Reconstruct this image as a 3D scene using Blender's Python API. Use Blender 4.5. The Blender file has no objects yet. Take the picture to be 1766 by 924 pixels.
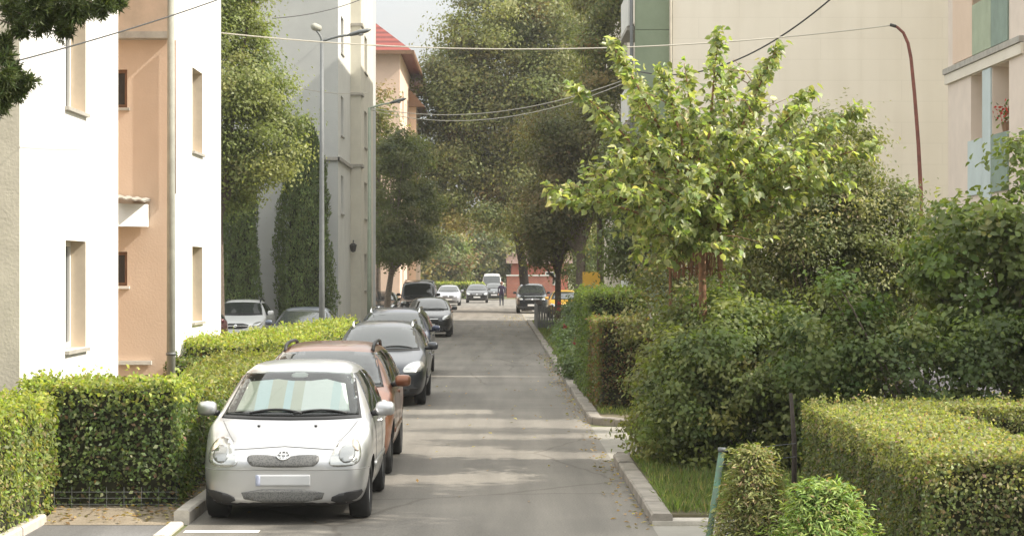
import bpy, bmesh, math, random
import numpy as np
from mathutils import Vector, Matrix
from mathutils.bvhtree import BVHTree
from mathutils.geometry import delaunay_2d_cdt

SC = bpy.context.scene
COL = SC.collection
R = math.radians
rng = np.random.default_rng(11)
random.seed(5)

# ------------------------------------------------------------------ camera
F, CX, CY, HC = 3500.0, 855.0, 468.0, 2.42      # focal length in photo pixels, vanishing point, eye height
cam = bpy.data.cameras.new('camera')
cam.sensor_width = 36.0
cam.lens = F / 1766 * 36.0
cam.shift_x = (883 - CX) / 1766
cam.shift_y = (CY - 462) / 1766
cam.clip_start = 0.1
cam.clip_end = 3000
cam_o = bpy.data.objects.new('camera', cam)
cam_o.location = (0, 0, HC)
cam_o.rotation_euler = (R(90), 0, 0)
COL.objects.link(cam_o)
SC.camera = cam_o

# ------------------------------------------------------------------ sky, sun, exposure
SUN_EL, SUN_AZ = 42.0, -9.0      # azimuth measured from +X towards +Y
w = bpy.data.worlds.new('World'); SC.world = w
w.use_nodes = True
nt = w.node_tree; nt.nodes.clear()
n_out = nt.nodes.new('ShaderNodeOutputWorld')
n_bg = nt.nodes.new('ShaderNodeBackground')
n_sky = nt.nodes.new('ShaderNodeTexSky')
n_sky.sky_type = 'NISHITA'; n_sky.sun_disc = False
n_sky.sun_elevation = R(SUN_EL)
n_sky.sun_rotation = R(90 - SUN_AZ)
n_sky.air_density = 1.0; n_sky.dust_density = 3.0; n_sky.ozone_density = 1.0
n_tc = nt.nodes.new('ShaderNodeTexCoord')
n_map = nt.nodes.new('ShaderNodeMapping'); n_map.inputs['Scale'].default_value = (1, 1, 3.0)
n_noise = nt.nodes.new('ShaderNodeTexNoise')
n_noise.inputs['Scale'].default_value = 2.2; n_noise.inputs['Detail'].default_value = 6
n_ramp = nt.nodes.new('ShaderNodeValToRGB')
n_ramp.color_ramp.elements[0].position = 0.18; n_ramp.color_ramp.elements[1].position = 0.52
n_mix = nt.nodes.new('ShaderNodeMix'); n_mix.data_type = 'RGBA'
n_sep = nt.nodes.new('ShaderNodeSeparateXYZ')
n_up = nt.nodes.new('ShaderNodeValToRGB')          # cloud cover is brighter overhead than at the horizon
n_up.color_ramp.elements[0].position = 0.08; n_up.color_ramp.elements[0].color = (3.0, 3.02, 2.95, 1)
n_up.color_ramp.elements[1].position = 0.6; n_up.color_ramp.elements[1].color = (9.3, 9.3, 9.0, 1)
nt.links.new(n_tc.outputs['Generated'], n_sep.inputs[0])
nt.links.new(n_sep.outputs['Z'], n_up.inputs['Fac'])
nt.links.new(n_up.outputs['Color'], n_mix.inputs[7])
nt.links.new(n_tc.outputs['Generated'], n_map.inputs['Vector'])
nt.links.new(n_map.outputs['Vector'], n_noise.inputs['Vector'])
nt.links.new(n_noise.outputs['Fac'], n_ramp.inputs['Fac'])
nt.links.new(n_ramp.outputs['Color'], n_mix.inputs[0])
nt.links.new(n_sky.outputs['Color'], n_mix.inputs[6])
nt.links.new(n_mix.outputs[2], n_bg.inputs['Color'])
n_bg.inputs['Strength'].default_value = 0.10
nt.links.new(n_bg.outputs['Background'], n_out.inputs['Surface'])

sun = bpy.data.lights.new('sun', 'SUN')
sun.energy = 2.75; sun.angle = R(0.5); sun.color = (1.0, 0.93, 0.82)
sun_o = bpy.data.objects.new('sun', sun)
sd = Vector((math.cos(R(SUN_EL)) * math.cos(R(SUN_AZ)), math.cos(R(SUN_EL)) * math.sin(R(SUN_AZ)), math.sin(R(SUN_EL))))
sun_o.rotation_euler = sd.to_track_quat('Z', 'Y').to_euler()
sun_o.location = sd * 60
COL.objects.link(sun_o)

SC.view_settings.view_transform = 'Standard'
SC.view_settings.look = 'None'
SC.view_settings.gamma = 1.0
SC.view_settings.use_curve_mapping = False
SC.view_settings.exposure = 1.3
SC.cycles.use_denoising = True
SC.cycles.max_bounces = 8
SC.cycles.transparent_max_bounces = 8

# ------------------------------------------------------------------ helpers
def pt(x, y, d):
    return Vector(((x - CX) / F * d, d, HC - (y - CY) / F * d))

def new_mat(name):
    m = bpy.data.materials.new(name); m.use_nodes = True
    return m, m.node_tree, m.node_tree.nodes['Principled BSDF']

def mat(name, col, rough=0.7, var=0.0, scale=3.0, bump=0.0, bscale=None, metal=0.0, coat=0.0, spec=0.5, col2=None, emit=None, detail=5):
    m, t, b = new_mat(name)
    b.inputs['Roughness'].default_value = rough
    b.inputs['Metallic'].default_value = metal
    b.inputs['Coat Weight'].default_value = coat
    b.inputs['Coat Roughness'].default_value = 0.08
    b.inputs['Specular IOR Level'].default_value = spec
    c = (*col, 1)
    b.inputs['Base Color'].default_value = c
    if var or col2 or bump:
        g = t.nodes.new('ShaderNodeNewGeometry')
    if var or col2:
        n = t.nodes.new('ShaderNodeTexNoise'); n.inputs['Scale'].default_value = scale; n.inputs['Detail'].default_value = detail
        n.inputs['Roughness'].default_value = 0.65
        t.links.new(g.outputs['Position'], n.inputs['Vector'])
        r = t.nodes.new('ShaderNodeValToRGB')
        r.color_ramp.elements[0].position = 0.3; r.color_ramp.elements[1].position = 0.7
        a = col2 if col2 else tuple(x * (1 - var) for x in col)
        z = col if col2 else tuple(min(1, x * (1 + var)) for x in col)
        r.color_ramp.elements[0].color = (*a, 1); r.color_ramp.elements[1].color = (*z, 1)
        t.links.new(n.outputs['Fac'], r.inputs['Fac'])
        t.links.new(r.outputs['Color'], b.inputs['Base Color'])
    if bump:
        n2 = t.nodes.new('ShaderNodeTexNoise'); n2.inputs['Scale'].default_value = bscale or scale * 8; n2.inputs['Detail'].default_value = 4
        t.links.new(g.outputs['Position'], n2.inputs['Vector'])
        bp = t.nodes.new('ShaderNodeBump'); bp.inputs['Strength'].default_value = bump; bp.inputs['Distance'].default_value = 0.02
        t.links.new(n2.outputs['Fac'], bp.inputs['Height'])
        t.links.new(bp.outputs['Normal'], b.inputs['Normal'])
    return m

def leaf_mat(name, rough=0.5, trans=0.35, spec=0.4):
    m, t, b = new_mat(name)
    at = t.nodes.new('ShaderNodeAttribute'); at.attribute_name = 'tint'
    b.inputs['Roughness'].default_value = rough
    b.inputs['Specular IOR Level'].default_value = spec
    t.links.new(at.outputs['Color'], b.inputs['Base Color'])
    tr = t.nodes.new('ShaderNodeBsdfTranslucent')
    mul = t.nodes.new('ShaderNodeMix'); mul.data_type = 'RGBA'; mul.blend_type = 'MULTIPLY'; mul.inputs[0].default_value = 1
    mul.inputs[7].default_value = (1.5, 1.6, 0.55, 1)
    t.links.new(at.outputs['Color'], mul.inputs[6])
    t.links.new(mul.outputs[2], tr.inputs['Color'])
    mx = t.nodes.new('ShaderNodeMixShader'); mx.inputs[0].default_value = trans
    t.links.new(b.outputs[0], mx.inputs[1]); t.links.new(tr.outputs[0], mx.inputs[2])
    t.links.new(mx.outputs[0], t.nodes['Material Output'].inputs['Surface'])
    return m

ORG = {}
def thing(name, label, cat, loc=(0, 0, 0), group=None, rz=0):
    o = bpy.data.objects.new(name, None); COL.objects.link(o)
    o.empty_display_size = 0.3
    o.location = loc; o.rotation_euler = (0, 0, rz)
    o['label'] = label; o['category'] = cat
    if group: o['group'] = group
    ORG[o.name] = Vector(loc)
    return o

def tag(o, label, cat, group=None):
    o['label'] = label; o['category'] = cat
    if group: o['group'] = group
    return o

def link(name, me, m=None, parent=None, smooth=False, kind=None, local=False, label=None):
    o = bpy.data.objects.new(name, me); COL.objects.link(o)
    if m is not None:
        for mm in (m if isinstance(m, (list, tuple)) else [m]):
            me.materials.append(mm)
    if parent is not None:
        org = ORG.get(parent.name, Vector((0, 0, 0)))
        if not local:
            me.transform(Matrix.Translation(-org))
        ORG[o.name] = org
        o.parent = parent
    if smooth and len(me.polygons):
        me.polygons.foreach_set('use_smooth', [True] * len(me.polygons))
    if kind: o['kind'] = kind
    if label: o['label'] = label
    return o

class MB:
    def __init__(s): s.v = []; s.f = []; s.mi = []
    def add(s, vs, fs, mi=0):
        n = len(s.v); s.v += [tuple(v) for v in vs]; s.f += [tuple(i + n for i in f) for f in fs]; s.mi += [mi] * len(fs)
        return s
    def box(s, x0, x1, y0, y1, z0, z1, mi=0):
        v = [(x0, y0, z0), (x1, y0, z0), (x1, y1, z0), (x0, y1, z0), (x0, y0, z1), (x1, y0, z1), (x1, y1, z1), (x0, y1, z1)]
        return s.add(v, [(3, 2, 1, 0), (4, 5, 6, 7), (0, 1, 5, 4), (1, 2, 6, 5), (2, 3, 7, 6), (3, 0, 4, 7)], mi)
    def quad(s, a, b, c, d, mi=0): return s.add([a, b, c, d], [(0, 1, 2, 3)], mi)
    def prism(s, poly, z0, z1, mi=0):
        n = len(poly)
        v = [(x, y, z0) for x, y in poly] + [(x, y, z1) for x, y in poly]
        f = [tuple(range(n - 1, -1, -1)), tuple(range(n, 2 * n))] + [(i, (i + 1) % n, n + (i + 1) % n, n + i) for i in range(n)]
        return s.add(v, f, mi)
    def tube(s, pts, rad, seg=8, mi=0, cap=True):
        P = [Vector(p) for p in pts]
        if not isinstance(rad, (list, tuple)): rad = [rad] * len(P)
        vs = []; fs = []
        up = Vector((0, 0, 1))
        prev = None
        for i, p in enumerate(P):
            t = (P[min(i + 1, len(P) - 1)] - P[max(i - 1, 0)])
            if t.length < 1e-9: t = Vector((0, 0, 1))
            t.normalize()
            if prev is None:
                a = t.cross(up)
                if a.length < 0.05: a = t.cross(Vector((1, 0, 0)))
            else:
                a = prev - t * prev.dot(t)
            a.normalize(); prev = a.copy()
            b = t.cross(a)
            for k in range(seg):
                an = 2 * math.pi * k / seg
                vs.append(p + (a * math.cos(an) + b * math.sin(an)) * rad[i])
        for i in range(len(P) - 1):
            for k in range(seg):
                k2 = (k + 1) % seg
                fs.append((i * seg + k, i * seg + k2, (i + 1) * seg + k2, (i + 1) * seg + k))
        if cap:
            fs.append(tuple(range(seg - 1, -1, -1)))
            fs.append(tuple(range((len(P) - 1) * seg, len(P) * seg)))
        return s.add(vs, fs, mi)
    def build(s, name, m=None, parent=None, smooth=False, kind=None, local=False, label=None):
        me = bpy.data.meshes.new(name)
        me.from_pydata(s.v, [], s.f); 
        if any(s.mi): me.polygons.foreach_set('material_index', s.mi)
        bm = bmesh.new(); bm.from_mesh(me); bmesh.ops.recalc_face_normals(bm, faces=bm.faces) if not getattr(s, 'keep', False) else None
        bm.to_mesh(me); bm.free()
        me.update()
        return link(name, me, m, parent, smooth, kind, local, label)

def bez(p0, p1, p2, n=8):
    p0, p1, p2 = Vector(p0), Vector(p1), Vector(p2)
    return [(1 - t) ** 2 * p0 + 2 * t * (1 - t) * p1 + t * t * p2 for t in [i / n for i in range(n + 1)]]

def chaikin(poly, n=2, closed=True):
    for _ in range(n):
        out = []
        m = len(poly)
        for i in range(m):
            a = poly[i]; b = poly[(i + 1) % m]
            out.append((a[0] * .75 + b[0] * .25, a[1] * .75 + b[1] * .25))
            out.append((a[0] * .25 + b[0] * .75, a[1] * .25 + b[1] * .75))
        poly = out
    return poly

# ------------------------------------------------------------------ leaves
def unit(a):
    return a / np.maximum(np.linalg.norm(a, axis=1, keepdims=True), 1e-9)

def leaf_mesh(name, P, N, size, col, aspect=0.55, fold=0.12, D=None, big=False, droop=0.0):
    n = len(P)
    N = unit(N)
    if D is None:
        D = rng.normal(size=(n, 3))
    T = unit(D - N * np.sum(D * N, axis=1, keepdims=True))
    B = np.cross(N, T)
    s = np.asarray(size).reshape(-1, 1) * np.ones((n, 1))
    w2 = s * aspect * 0.5
    if big:
        V = np.stack([P,
                      P + T * s * .18 + B * w2 * .95 + N * s * fold,
                      P + T * s * .55 + B * w2 * .85 + N * s * fold * .8,
                      P + T * s - N * s * droop,
                      P + T * s * .55 - B * w2 * .85 + N * s * fold * .8,
                      P + T * s * .18 - B * w2 * .95 + N * s * fold], axis=1).reshape(-1, 3)
        k = 6
        base = (np.arange(n) * k)[:, None]
        L = np.concatenate([base + np.array([[0, 1, 2, 3]]), base + np.array([[0, 3, 4, 5]])], axis=1).reshape(-1)
        nf = 2 * n
    else:
        V = np.stack([P, P + T * s * .45 + B * w2 + N * s * fold, P + T * s, P + T * s * .45 - B * w2 + N * s * fold], axis=1).reshape(-1, 3)
        k = 4
        L = np.arange(n * 4)
        nf = n
    me = bpy.data.meshes.new(name)
    me.vertices.add(n * k); me.vertices.foreach_set('co', V.astype(np.float32).reshape(-1))
    me.loops.add(nf * 4); me.loops.foreach_set('vertex_index', L.astype(np.int32))
    me.polygons.add(nf); me.polygons.foreach_set('loop_start', (np.arange(nf) * 4).astype(np.int32))
    try: me.polygons.foreach_set('loop_total', np.full(nf, 4, dtype=np.int32))
    except Exception: pass
    at = me.attributes.new('tint', 'FLOAT_COLOR', 'POINT')
    C = np.concatenate([np.repeat(col, k, axis=0), np.ones((n * k, 1))], axis=1)
    at.data.foreach_set('color', C.astype(np.float32).reshape(-1))
    me.update(calc_edges=True)
    return me

LEAF_GAIN = 1.45
def tints(n, palette, jit=0.18):
    cols = np.array([p[:3] for p in palette], dtype=float)
    wts = np.array([p[3] if len(p) > 3 else 1 for p in palette], dtype=float); wts /= wts.sum()
    c = cols[rng.choice(len(cols), n, p=wts)]
    c = c * LEAF_GAIN
    g = c @ np.array([.3, .6, .1]); c = (c * .88 + g[:, None] * .12) * np.array([1.03, 1.0, .95])
    return np.clip(c * (1 + rng.normal(0, jit, (n, 1))) * (1 + rng.normal(0, 0.06, (n, 3))), 0.005, 0.9)

LEAF = leaf_mat('leaf', trans=.42)
LEAF_DARK = leaf_mat('leaf_matte', rough=0.55, trans=0.34, spec=0.22)
LEAF_BIG = leaf_mat('leaf_broad', rough=0.36, trans=0.45, spec=0.5)
NEEDLE = leaf_mat('needle', rough=0.6, trans=0.25, spec=0.3)
BARK = mat('bark', (0.13, 0.10, 0.075), 0.9, var=0.4, scale=14, bump=0.6)
BARK_RED = mat('reddish_bark', (0.25, 0.13, 0.075), 0.85, var=0.35, scale=16, bump=0.4)
BARK_PALE = mat('pale_bark', (0.22, 0.18, 0.14), 0.9, var=0.4, scale=14, bump=0.5)
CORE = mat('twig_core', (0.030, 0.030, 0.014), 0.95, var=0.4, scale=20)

def crown(ells, nclump, nleaf, cr, gap=0.0):
    """clumped leaf positions in ellipsoids (cx,cy,cz,rx,ry,rz)"""
    vol = np.array([e[3] * e[4] * e[5] for e in ells]) ** 0.8; vol /= vol.sum()
    C = []; Dn = []
    for e, v in zip(ells, vol):
        k = max(4, int(nclump * v))
        d = unit(rng.normal(size=(k, 3)))
        r = 0.30 + 0.72 * rng.random((k, 1)) ** 0.55
        C.append(np.array(e[:3]) + d * r * np.array(e[3:6])); Dn.append(d)
    C = np.concatenate(C); Dn = np.concatenate(Dn)
    k = len(C)
    per = np.maximum(4, (nleaf / k * (0.5 + rng.random(k))).astype(int))
    idx = np.repeat(np.arange(k), per)
    rr = cr * (0.6 + 0.8 * rng.random(k))
    off = rng.normal(size=(len(idx), 3)) * np.array([1, 1, .62])
    off *= (0.55 + 0.45 * rng.random((len(idx), 1)))
    P = C[idx] + off * rr[idx][:, None]
    N = off * .55 + Dn[idx] * .5 + np.array([0, 0, .55]) + rng.normal(size=P.shape) * .55
    return P, N, C, idx

def clump_tint(n, idx, palette, k):
    base = tints(k, palette, .16)
    c = 0.68 * base[idx] + 0.32 * tints(n, palette, .14)
    return np.clip(c, .004, .9)

def make_tree(name, label, cat, base, th, tr, ells, nclump, nleaf, cr, lsize, palette, bark=None, lean=(0, 0), group=None, lmat=None, limbs=16, aspect=.6, big=False, trunk_pts=None, droop=.1):
    bark = bark or BARK
    bx, by, bz = base
    root = thing(name, label, cat, (bx, by, bz), group)
    top = Vector((bx + lean[0], by + lean[1], bz + th))
    P, N, C, idx = crown(ells, nclump, nleaf, cr)
    tp = [Vector((bx, by, bz - .15)), Vector((bx, by, bz + .05)) + Vector((lean[0], lean[1], 0)) * .02, Vector((bx, by, bz)) + Vector((lean[0] * .35, lean[1] * .35, th * .5)), top]
    mb = MB()
    zc = max(c[2] for c in C)
    mb.tube(tp + [top + (Vector((float(np.mean(C[:, 0])), float(np.mean(C[:, 1])), zc - .3 * (zc - top.z))) - top) * .8], [tr * 1.5, tr * 1.12, tr * .92, tr * .75, tr * .2], 10)
    trunk = mb.build('trunk', bark, root, True)
    lb = MB()
    for i in rng.choice(len(C), min(limbs, len(C)), replace=False):
        c = Vector(C[i]); a = top.lerp(Vector((bx, by, bz)), .25 * random.random())
        mid = a.lerp(c, .45) + Vector((0, 0, .12 * (c - a).length))
        lb.tube(bez(a, mid, c, 6), [tr * .42 * (1 - j / 7.5) for j in range(7)], 6)
    lb.build('limbs', bark, root, True)
    sz = lsize * (0.65 + 0.7 * rng.random(len(P)))
    me = leaf_mesh('crown', P, N, sz, clump_tint(len(P), idx, palette, len(C)), aspect=aspect, big=big, droop=droop)
    link('crown', me, lmat or LEAF, root)
    return root

def vnoise(P, f, seed=0):
    q = P * f + seed * 7.3
    return (np.sin(q[:, 0] * 1.7 + 1.3 * np.sin(q[:, 1] * 1.3)) + np.sin(q[:, 1] * 1.9 + 1.1 * np.sin(q[:, 2] * 1.7 + seed)) + np.sin(q[:, 2] * 2.3 + 1.7 * np.sin(q[:, 0] * .9))) / 3

def in_poly(x, y, poly):
    r = np.zeros(len(x), bool); n = len(poly)
    for i in range(n):
        x0, y0 = poly[i]; x1, y1 = poly[(i + 1) % n]
        c = ((y0 > y) != (y1 > y)) & (x < (x1 - x0) * (y - y0) / ((y1 - y0) if y1 != y0 else 1e-9) + x0)
        r ^= c
    return r

def make_hedge(label, poly, h, lsize, dens, top_pal, side_pal, z0=0.1, rough=.035, sprig=25, group='clipped hedges along the street', slope=None):
    """clipped hedge: leaves on the faces of a plan polygon, dark twiggy core inside"""
    xs = [p[0] for p in poly]; ys = [p[1] for p in poly]
    cx, cy = sum(xs) / len(xs), sum(ys) / len(ys)
    root = thing('hedge', label, 'hedge', (cx, cy, z0), group)
    area2 = sum(poly[i][0] * poly[(i + 1) % len(poly)][1] - poly[(i + 1) % len(poly)][0] * poly[i][1] for i in range(len(poly)))
    if area2 < 0: poly = poly[::-1]
    n = len(poly)
    # inset polygon for core
    def inset(d):
        out = []
        for i in range(n):
            p = Vector(poly[i]); a = (p - Vector(poly[i - 1])).normalized(); b = (Vector(poly[(i + 1) % n]) - p).normalized()
            na = Vector((-a.y, a.x)); nb = Vector((-b.y, b.x))
            m = (na + nb); m = m / max(.3, m.dot(na)) if m.length > 1e-6 else na
            out.append(tuple(p + m * d))
        return out
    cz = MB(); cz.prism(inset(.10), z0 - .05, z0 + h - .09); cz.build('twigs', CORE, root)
    P = []; N = []; C = []
    A = abs(area2) / 2
    k = int(A * dens * 2.4)
    x = rng.uniform(min(xs), max(xs), k * 3); y = rng.uniform(min(ys), max(ys), k * 3)
    ok = in_poly(x, y, poly); x = x[ok][:k]; y = y[ok][:k]
    p = np.stack([x, y, np.full(len(x), z0 + h)], 1)
    p[:, 2] += vnoise(p, 2.2) * rough + vnoise(p, 7.0, 2) * rough * .7 - np.abs(rng.normal(0, .035, len(x)))
    P.append(p); N.append(np.array([0, 0, 1.0]) + rng.normal(0, .55, p.shape)); C.append(clump_col(p, top_pal))
    for i in range(n):
        a = np.array(poly[i]); b = np.array(poly[(i + 1) % n])
        L = np.linalg.norm(b - a); t = (b - a) / L; nn = np.array([t[1], -t[0], 0])
        k = int(L * h * dens * 2.0)
        u = rng.random(k) * L; v = rng.random(k) ** 0.92 * (h + .02)
        p = np.stack([a[0] + t[0] * u, a[1] + t[1] * u, z0 + v], 1)
        bulge = vnoise(p, 1.8, i) * rough + vnoise(p, 6.0, i + 3) * rough * 1.1 - np.abs(rng.normal(0, .05, k))
        edge = np.clip((v - (h - .08)) / .08, 0, 1) ** 2 * .03
        p += nn * (bulge - edge)[:, None]
        thin = (v < .22 * h) & (rng.random(k) < .45)
        p = p[~thin]
        P.append(p); N.append(nn + np.array([0, 0, .35]) + rng.normal(0, .6, p.shape)); 
        vv = v[~thin]
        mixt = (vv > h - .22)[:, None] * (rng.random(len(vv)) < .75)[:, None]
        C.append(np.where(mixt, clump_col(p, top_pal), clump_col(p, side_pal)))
    # loose sprigs standing up from the top
    k = int(A * sprig)
    if k:
        x = rng.uniform(min(xs), max(xs), k * 3); y = rng.uniform(min(ys), max(ys), k * 3)
        ok = in_poly(x, y, poly); x = x[ok][:k]; y = y[ok][:k]
        m = 7
        hh = np.repeat(rng.uniform(.03, .14, len(x)), m) * np.tile(np.linspace(.2, 1, m), len(x))
        p = np.stack([np.repeat(x, m), np.repeat(y, m), z0 + h + hh - .01], 1) + rng.normal(0, .012, (len(x) * m, 3))
        P.append(p); N.append(rng.normal(0, 1, p.shape) + np.array([0, 0, .4])); C.append(tints(len(p), top_pal))
    P = np.concatenate(P); N = np.concatenate(N); C = np.concatenate(C)
    me = leaf_mesh('foliage', P, N, lsize * (.6 + .8 * rng.random(len(P))), C, aspect=.62)
    link('foliage', me, LEAF, root)
    return root

def clump_col(p, pal):
    n = len(p)
    c = tints(n, pal, .2)
    f = vnoise(p, 3.1, 5) * .5 + vnoise(p, 9.0, 1) * .5
    return np.clip(c * (1 + .25 * f[:, None]), .004, .9)

def make_shrub(name, label, ells, nclump, nleaf, cr, lsize, palette, z0=.1, group=None, lmat=None, aspect=.6, stems=8, stem_r=.018, bark=None, big=False, fold=.12, droop=.15, base=None):
    cx = base[0] if base else sum(e[0] for e in ells) / len(ells); cy = base[1] if base else sum(e[1] for e in ells) / len(ells)
    root = thing(name, label, 'shrub', (cx, cy, z0), group)
    P, N, C, idx = crown(ells, nclump, nleaf, cr)
    keep = P[:, 2] > z0 + .03
    P, N, idx = P[keep], N[keep], idx[keep]
    mb = MB()
    for i in rng.choice(len(C), min(stems, len(C)), replace=False):
        c = Vector(C[i])
        a = Vector((cx + (c.x - cx) * .3, cy + (c.y - cy) * .3, z0 - .05))
        mid = a.lerp(c, .5) + Vector((0, 0, .15 * abs(c.z - a.z)))
        mb.tube(bez(a, mid, c, 6), [stem_r * (1.2 - j / 7) for j in range(7)], 6)
    mb.build('stems', bark or BARK, root, True)
    me = leaf_mesh('foliage', P, N, lsize * (.6 + .8 * rng.random(len(P))), clump_tint(len(P), idx, palette, len(C)), aspect=aspect, big=big, fold=fold, droop=droop)
    link('foliage', me, lmat or LEAF, root)
    return root

# ------------------------------------------------------------------ materials of the place
def asphalt(name, base, dark, crack=True):
    m, t, b = new_mat(name)
    g = t.nodes.new('ShaderNodeNewGeometry')
    def noise(sc, det=5):
        n = t.nodes.new('ShaderNodeTexNoise'); n.inputs['Scale'].default_value = sc; n.inputs['Detail'].default_value = det
        t.links.new(g.outputs['Position'], n.inputs['Vector']); return n
    def ramp(src, p0, p1, c0, c1):
        r = t.nodes.new('ShaderNodeValToRGB'); r.color_ramp.elements[0].position = p0; r.color_ramp.elements[1].position = p1
        r.color_ramp.elements[0].color = (*c0, 1); r.color_ramp.elements[1].color = (*c1, 1)
        t.links.new(src, r.inputs['Fac']); return r
    def mul(a, c, f=1.0):
        x = t.nodes.new('ShaderNodeMix'); x.data_type = 'RGBA'; x.blend_type = 'MULTIPLY'; x.inputs[0].default_value = f
        t.links.new(a, x.inputs[6]); t.links.new(c, x.inputs[7]); return x.outputs[2]
    r1 = ramp(noise(.45).outputs['Fac'], .35, .65, dark, base)
    mp = t.nodes.new('ShaderNodeMapping'); mp.inputs['Scale'].default_value = (2.5, .12, 1)
    t.links.new(g.outputs['Position'], mp.inputs['Vector'])
    ns = t.nodes.new('ShaderNodeTexNoise'); ns.inputs['Scale'].default_value = 1; ns.inputs['Detail'].default_value = 4
    t.links.new(mp.outputs['Vector'], ns.inputs['Vector'])
    r2 = ramp(ns.outputs['Fac'], .35, .62, (.78, .78, .78), (1.06, 1.06, 1.06))
    r3 = ramp(noise(55, 3).outputs['Fac'], .3, .7, (.78, .78, .78), (1.2, 1.2, 1.2))
    c = mul(mul(r1.outputs['Color'], r2.outputs['Color']), r3.outputs['Color'])
    if crack:
        v = t.nodes.new('ShaderNodeTexVoronoi'); v.feature = 'DISTANCE_TO_EDGE'; v.inputs['Scale'].default_value = .22
        wv = t.nodes.new('ShaderNodeVectorMath'); wv.operation = 'MULTIPLY_ADD'
        nn = noise(1.6); wv.inputs[1].default_value = (.22, .22, .22)
        t.links.new(nn.outputs['Color'], wv.inputs[0]); t.links.new(g.outputs['Position'], wv.inputs[2])
        t.links.new(wv.outputs[0], v.inputs['Vector'])
        r4 = ramp(v.outputs['Distance'], .002, .008, (.72, .70, .67), (1, 1, 1))
        c = mul(c, r4.outputs['Color'])
    t.links.new(c, b.inputs['Base Color'])
    b.inputs['Roughness'].default_value = .85
    bp = t.nodes.new('ShaderNodeBump'); bp.inputs['Strength'].default_value = .35; bp.inputs['Distance'].default_value = .01
    t.links.new(noise(70, 3).outputs['Fac'], bp.inputs['Height']); t.links.new(bp.outputs['Normal'], b.inputs['Normal'])
    return m

M_ASPH = asphalt('asphalt', (.205, .188, .160), (.160, .147, .126))
M_PAD = asphalt('pad_asphalt', (.17, .165, .16), (.13, .125, .12), False)
M_CONC = mat('concrete_paving', (.27, .255, .22), .9, var=.14, scale=1.5, bump=.2, bscale=40)
M_KERB = mat('kerb_stone', (.26, .235, .20), .9, var=.35, scale=3, bump=.3, bscale=40)
M_KERBL = mat('pale_kerb_stone', (.50, .46, .40), .9, var=.15, scale=6, bump=.3, bscale=40)
M_SOIL = mat('soil', (.16, .125, .085), .95, col2=(.09, .09, .04), scale=2.0, bump=.5, bscale=25)
M_GRASSG = mat('ground_grass', (.085, .115, .03), .95, col2=(.14, .115, .06), scale=.5, bump=.4, bscale=20)
M_PAINT = mat('road_paint', (.72, .70, .64), .7, var=.15, scale=20)
M_WHITE = mat('white_render', (.84, .825, .79), .85, var=.03, scale=1.2, bump=.12, bscale=30)
M_BEIGE = mat('beige_render', (.52, .47, .38), .9, var=.10, scale=3.5, bump=.25, bscale=30)
M_PEACH = mat('peach_render', (.68, .53, .41), .88, col2=(.63, .485, .37), scale=2.0, bump=.15, bscale=30)
M_GREY = mat('grey_render', (.50, .505, .48), .9, col2=(.43, .435, .42), scale=.7, bump=.2, bscale=25)
M_GREYL = mat('pale_grey_render', (.62, .62, .58), .9, var=.08, scale=1.2, bump=.15, bscale=25)
M_CREAMG = mat('cream_bay_render', (.62, .59, .50), .9, var=.08, scale=1.5, bump=.15, bscale=25)
M_SLAB = mat('concrete_slab', (.36, .34, .30), .9, var=.2, scale=5)
M_GREEN = mat('green_panel', (.27, .32, .22), .8, col2=(.22, .27, .18), scale=1.2, bump=.15)
M_TEAL = mat('teal_panel', (.20, .265, .22), .7, var=.15, scale=2)
M_SAGE = mat('sage_panel', (.33, .38, .27), .8, var=.12, scale=2)
M_BLUE = mat('pale_blue_panel', (.47, .54, .54), .8, var=.08, scale=2)
M_PINKW = mat('pinkish_render', (.66, .57, .49), .9, var=.06, scale=2)
M_YELL = mat('yellow_reveal', (.74, .66, .40), .85, var=.06, scale=2)
M_BROWN = mat('brown_frame', (.20, .11, .06), .6, var=.15, scale=10)
M_WFRAME = mat('white_frame', (.75, .74, .70), .5)
M_GLASS = mat('window_glass', (.025, .03, .032), .06, spec=.8)
M_METAL = mat('grey_galvanised_metal', (.16, .17, .17), .6, var=.12, scale=6, metal=.2)
M_POLE = mat('weathered_pole', (.34, .34, .29), .8, var=.15, scale=5, bump=.15)
M_GRNP = mat('grey_green_pole', (.36, .42, .33), .6, var=.1, scale=5)
M_RUST = mat('rusty_red_paint', (.17, .055, .04), .7, var=.35, scale=8)
M_WIRE = mat('cable_black', (.05, .048, .045), .7)
M_WIREL = mat('cable_pale', (.50, .47, .40), .7)
M_TILE = None

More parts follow.
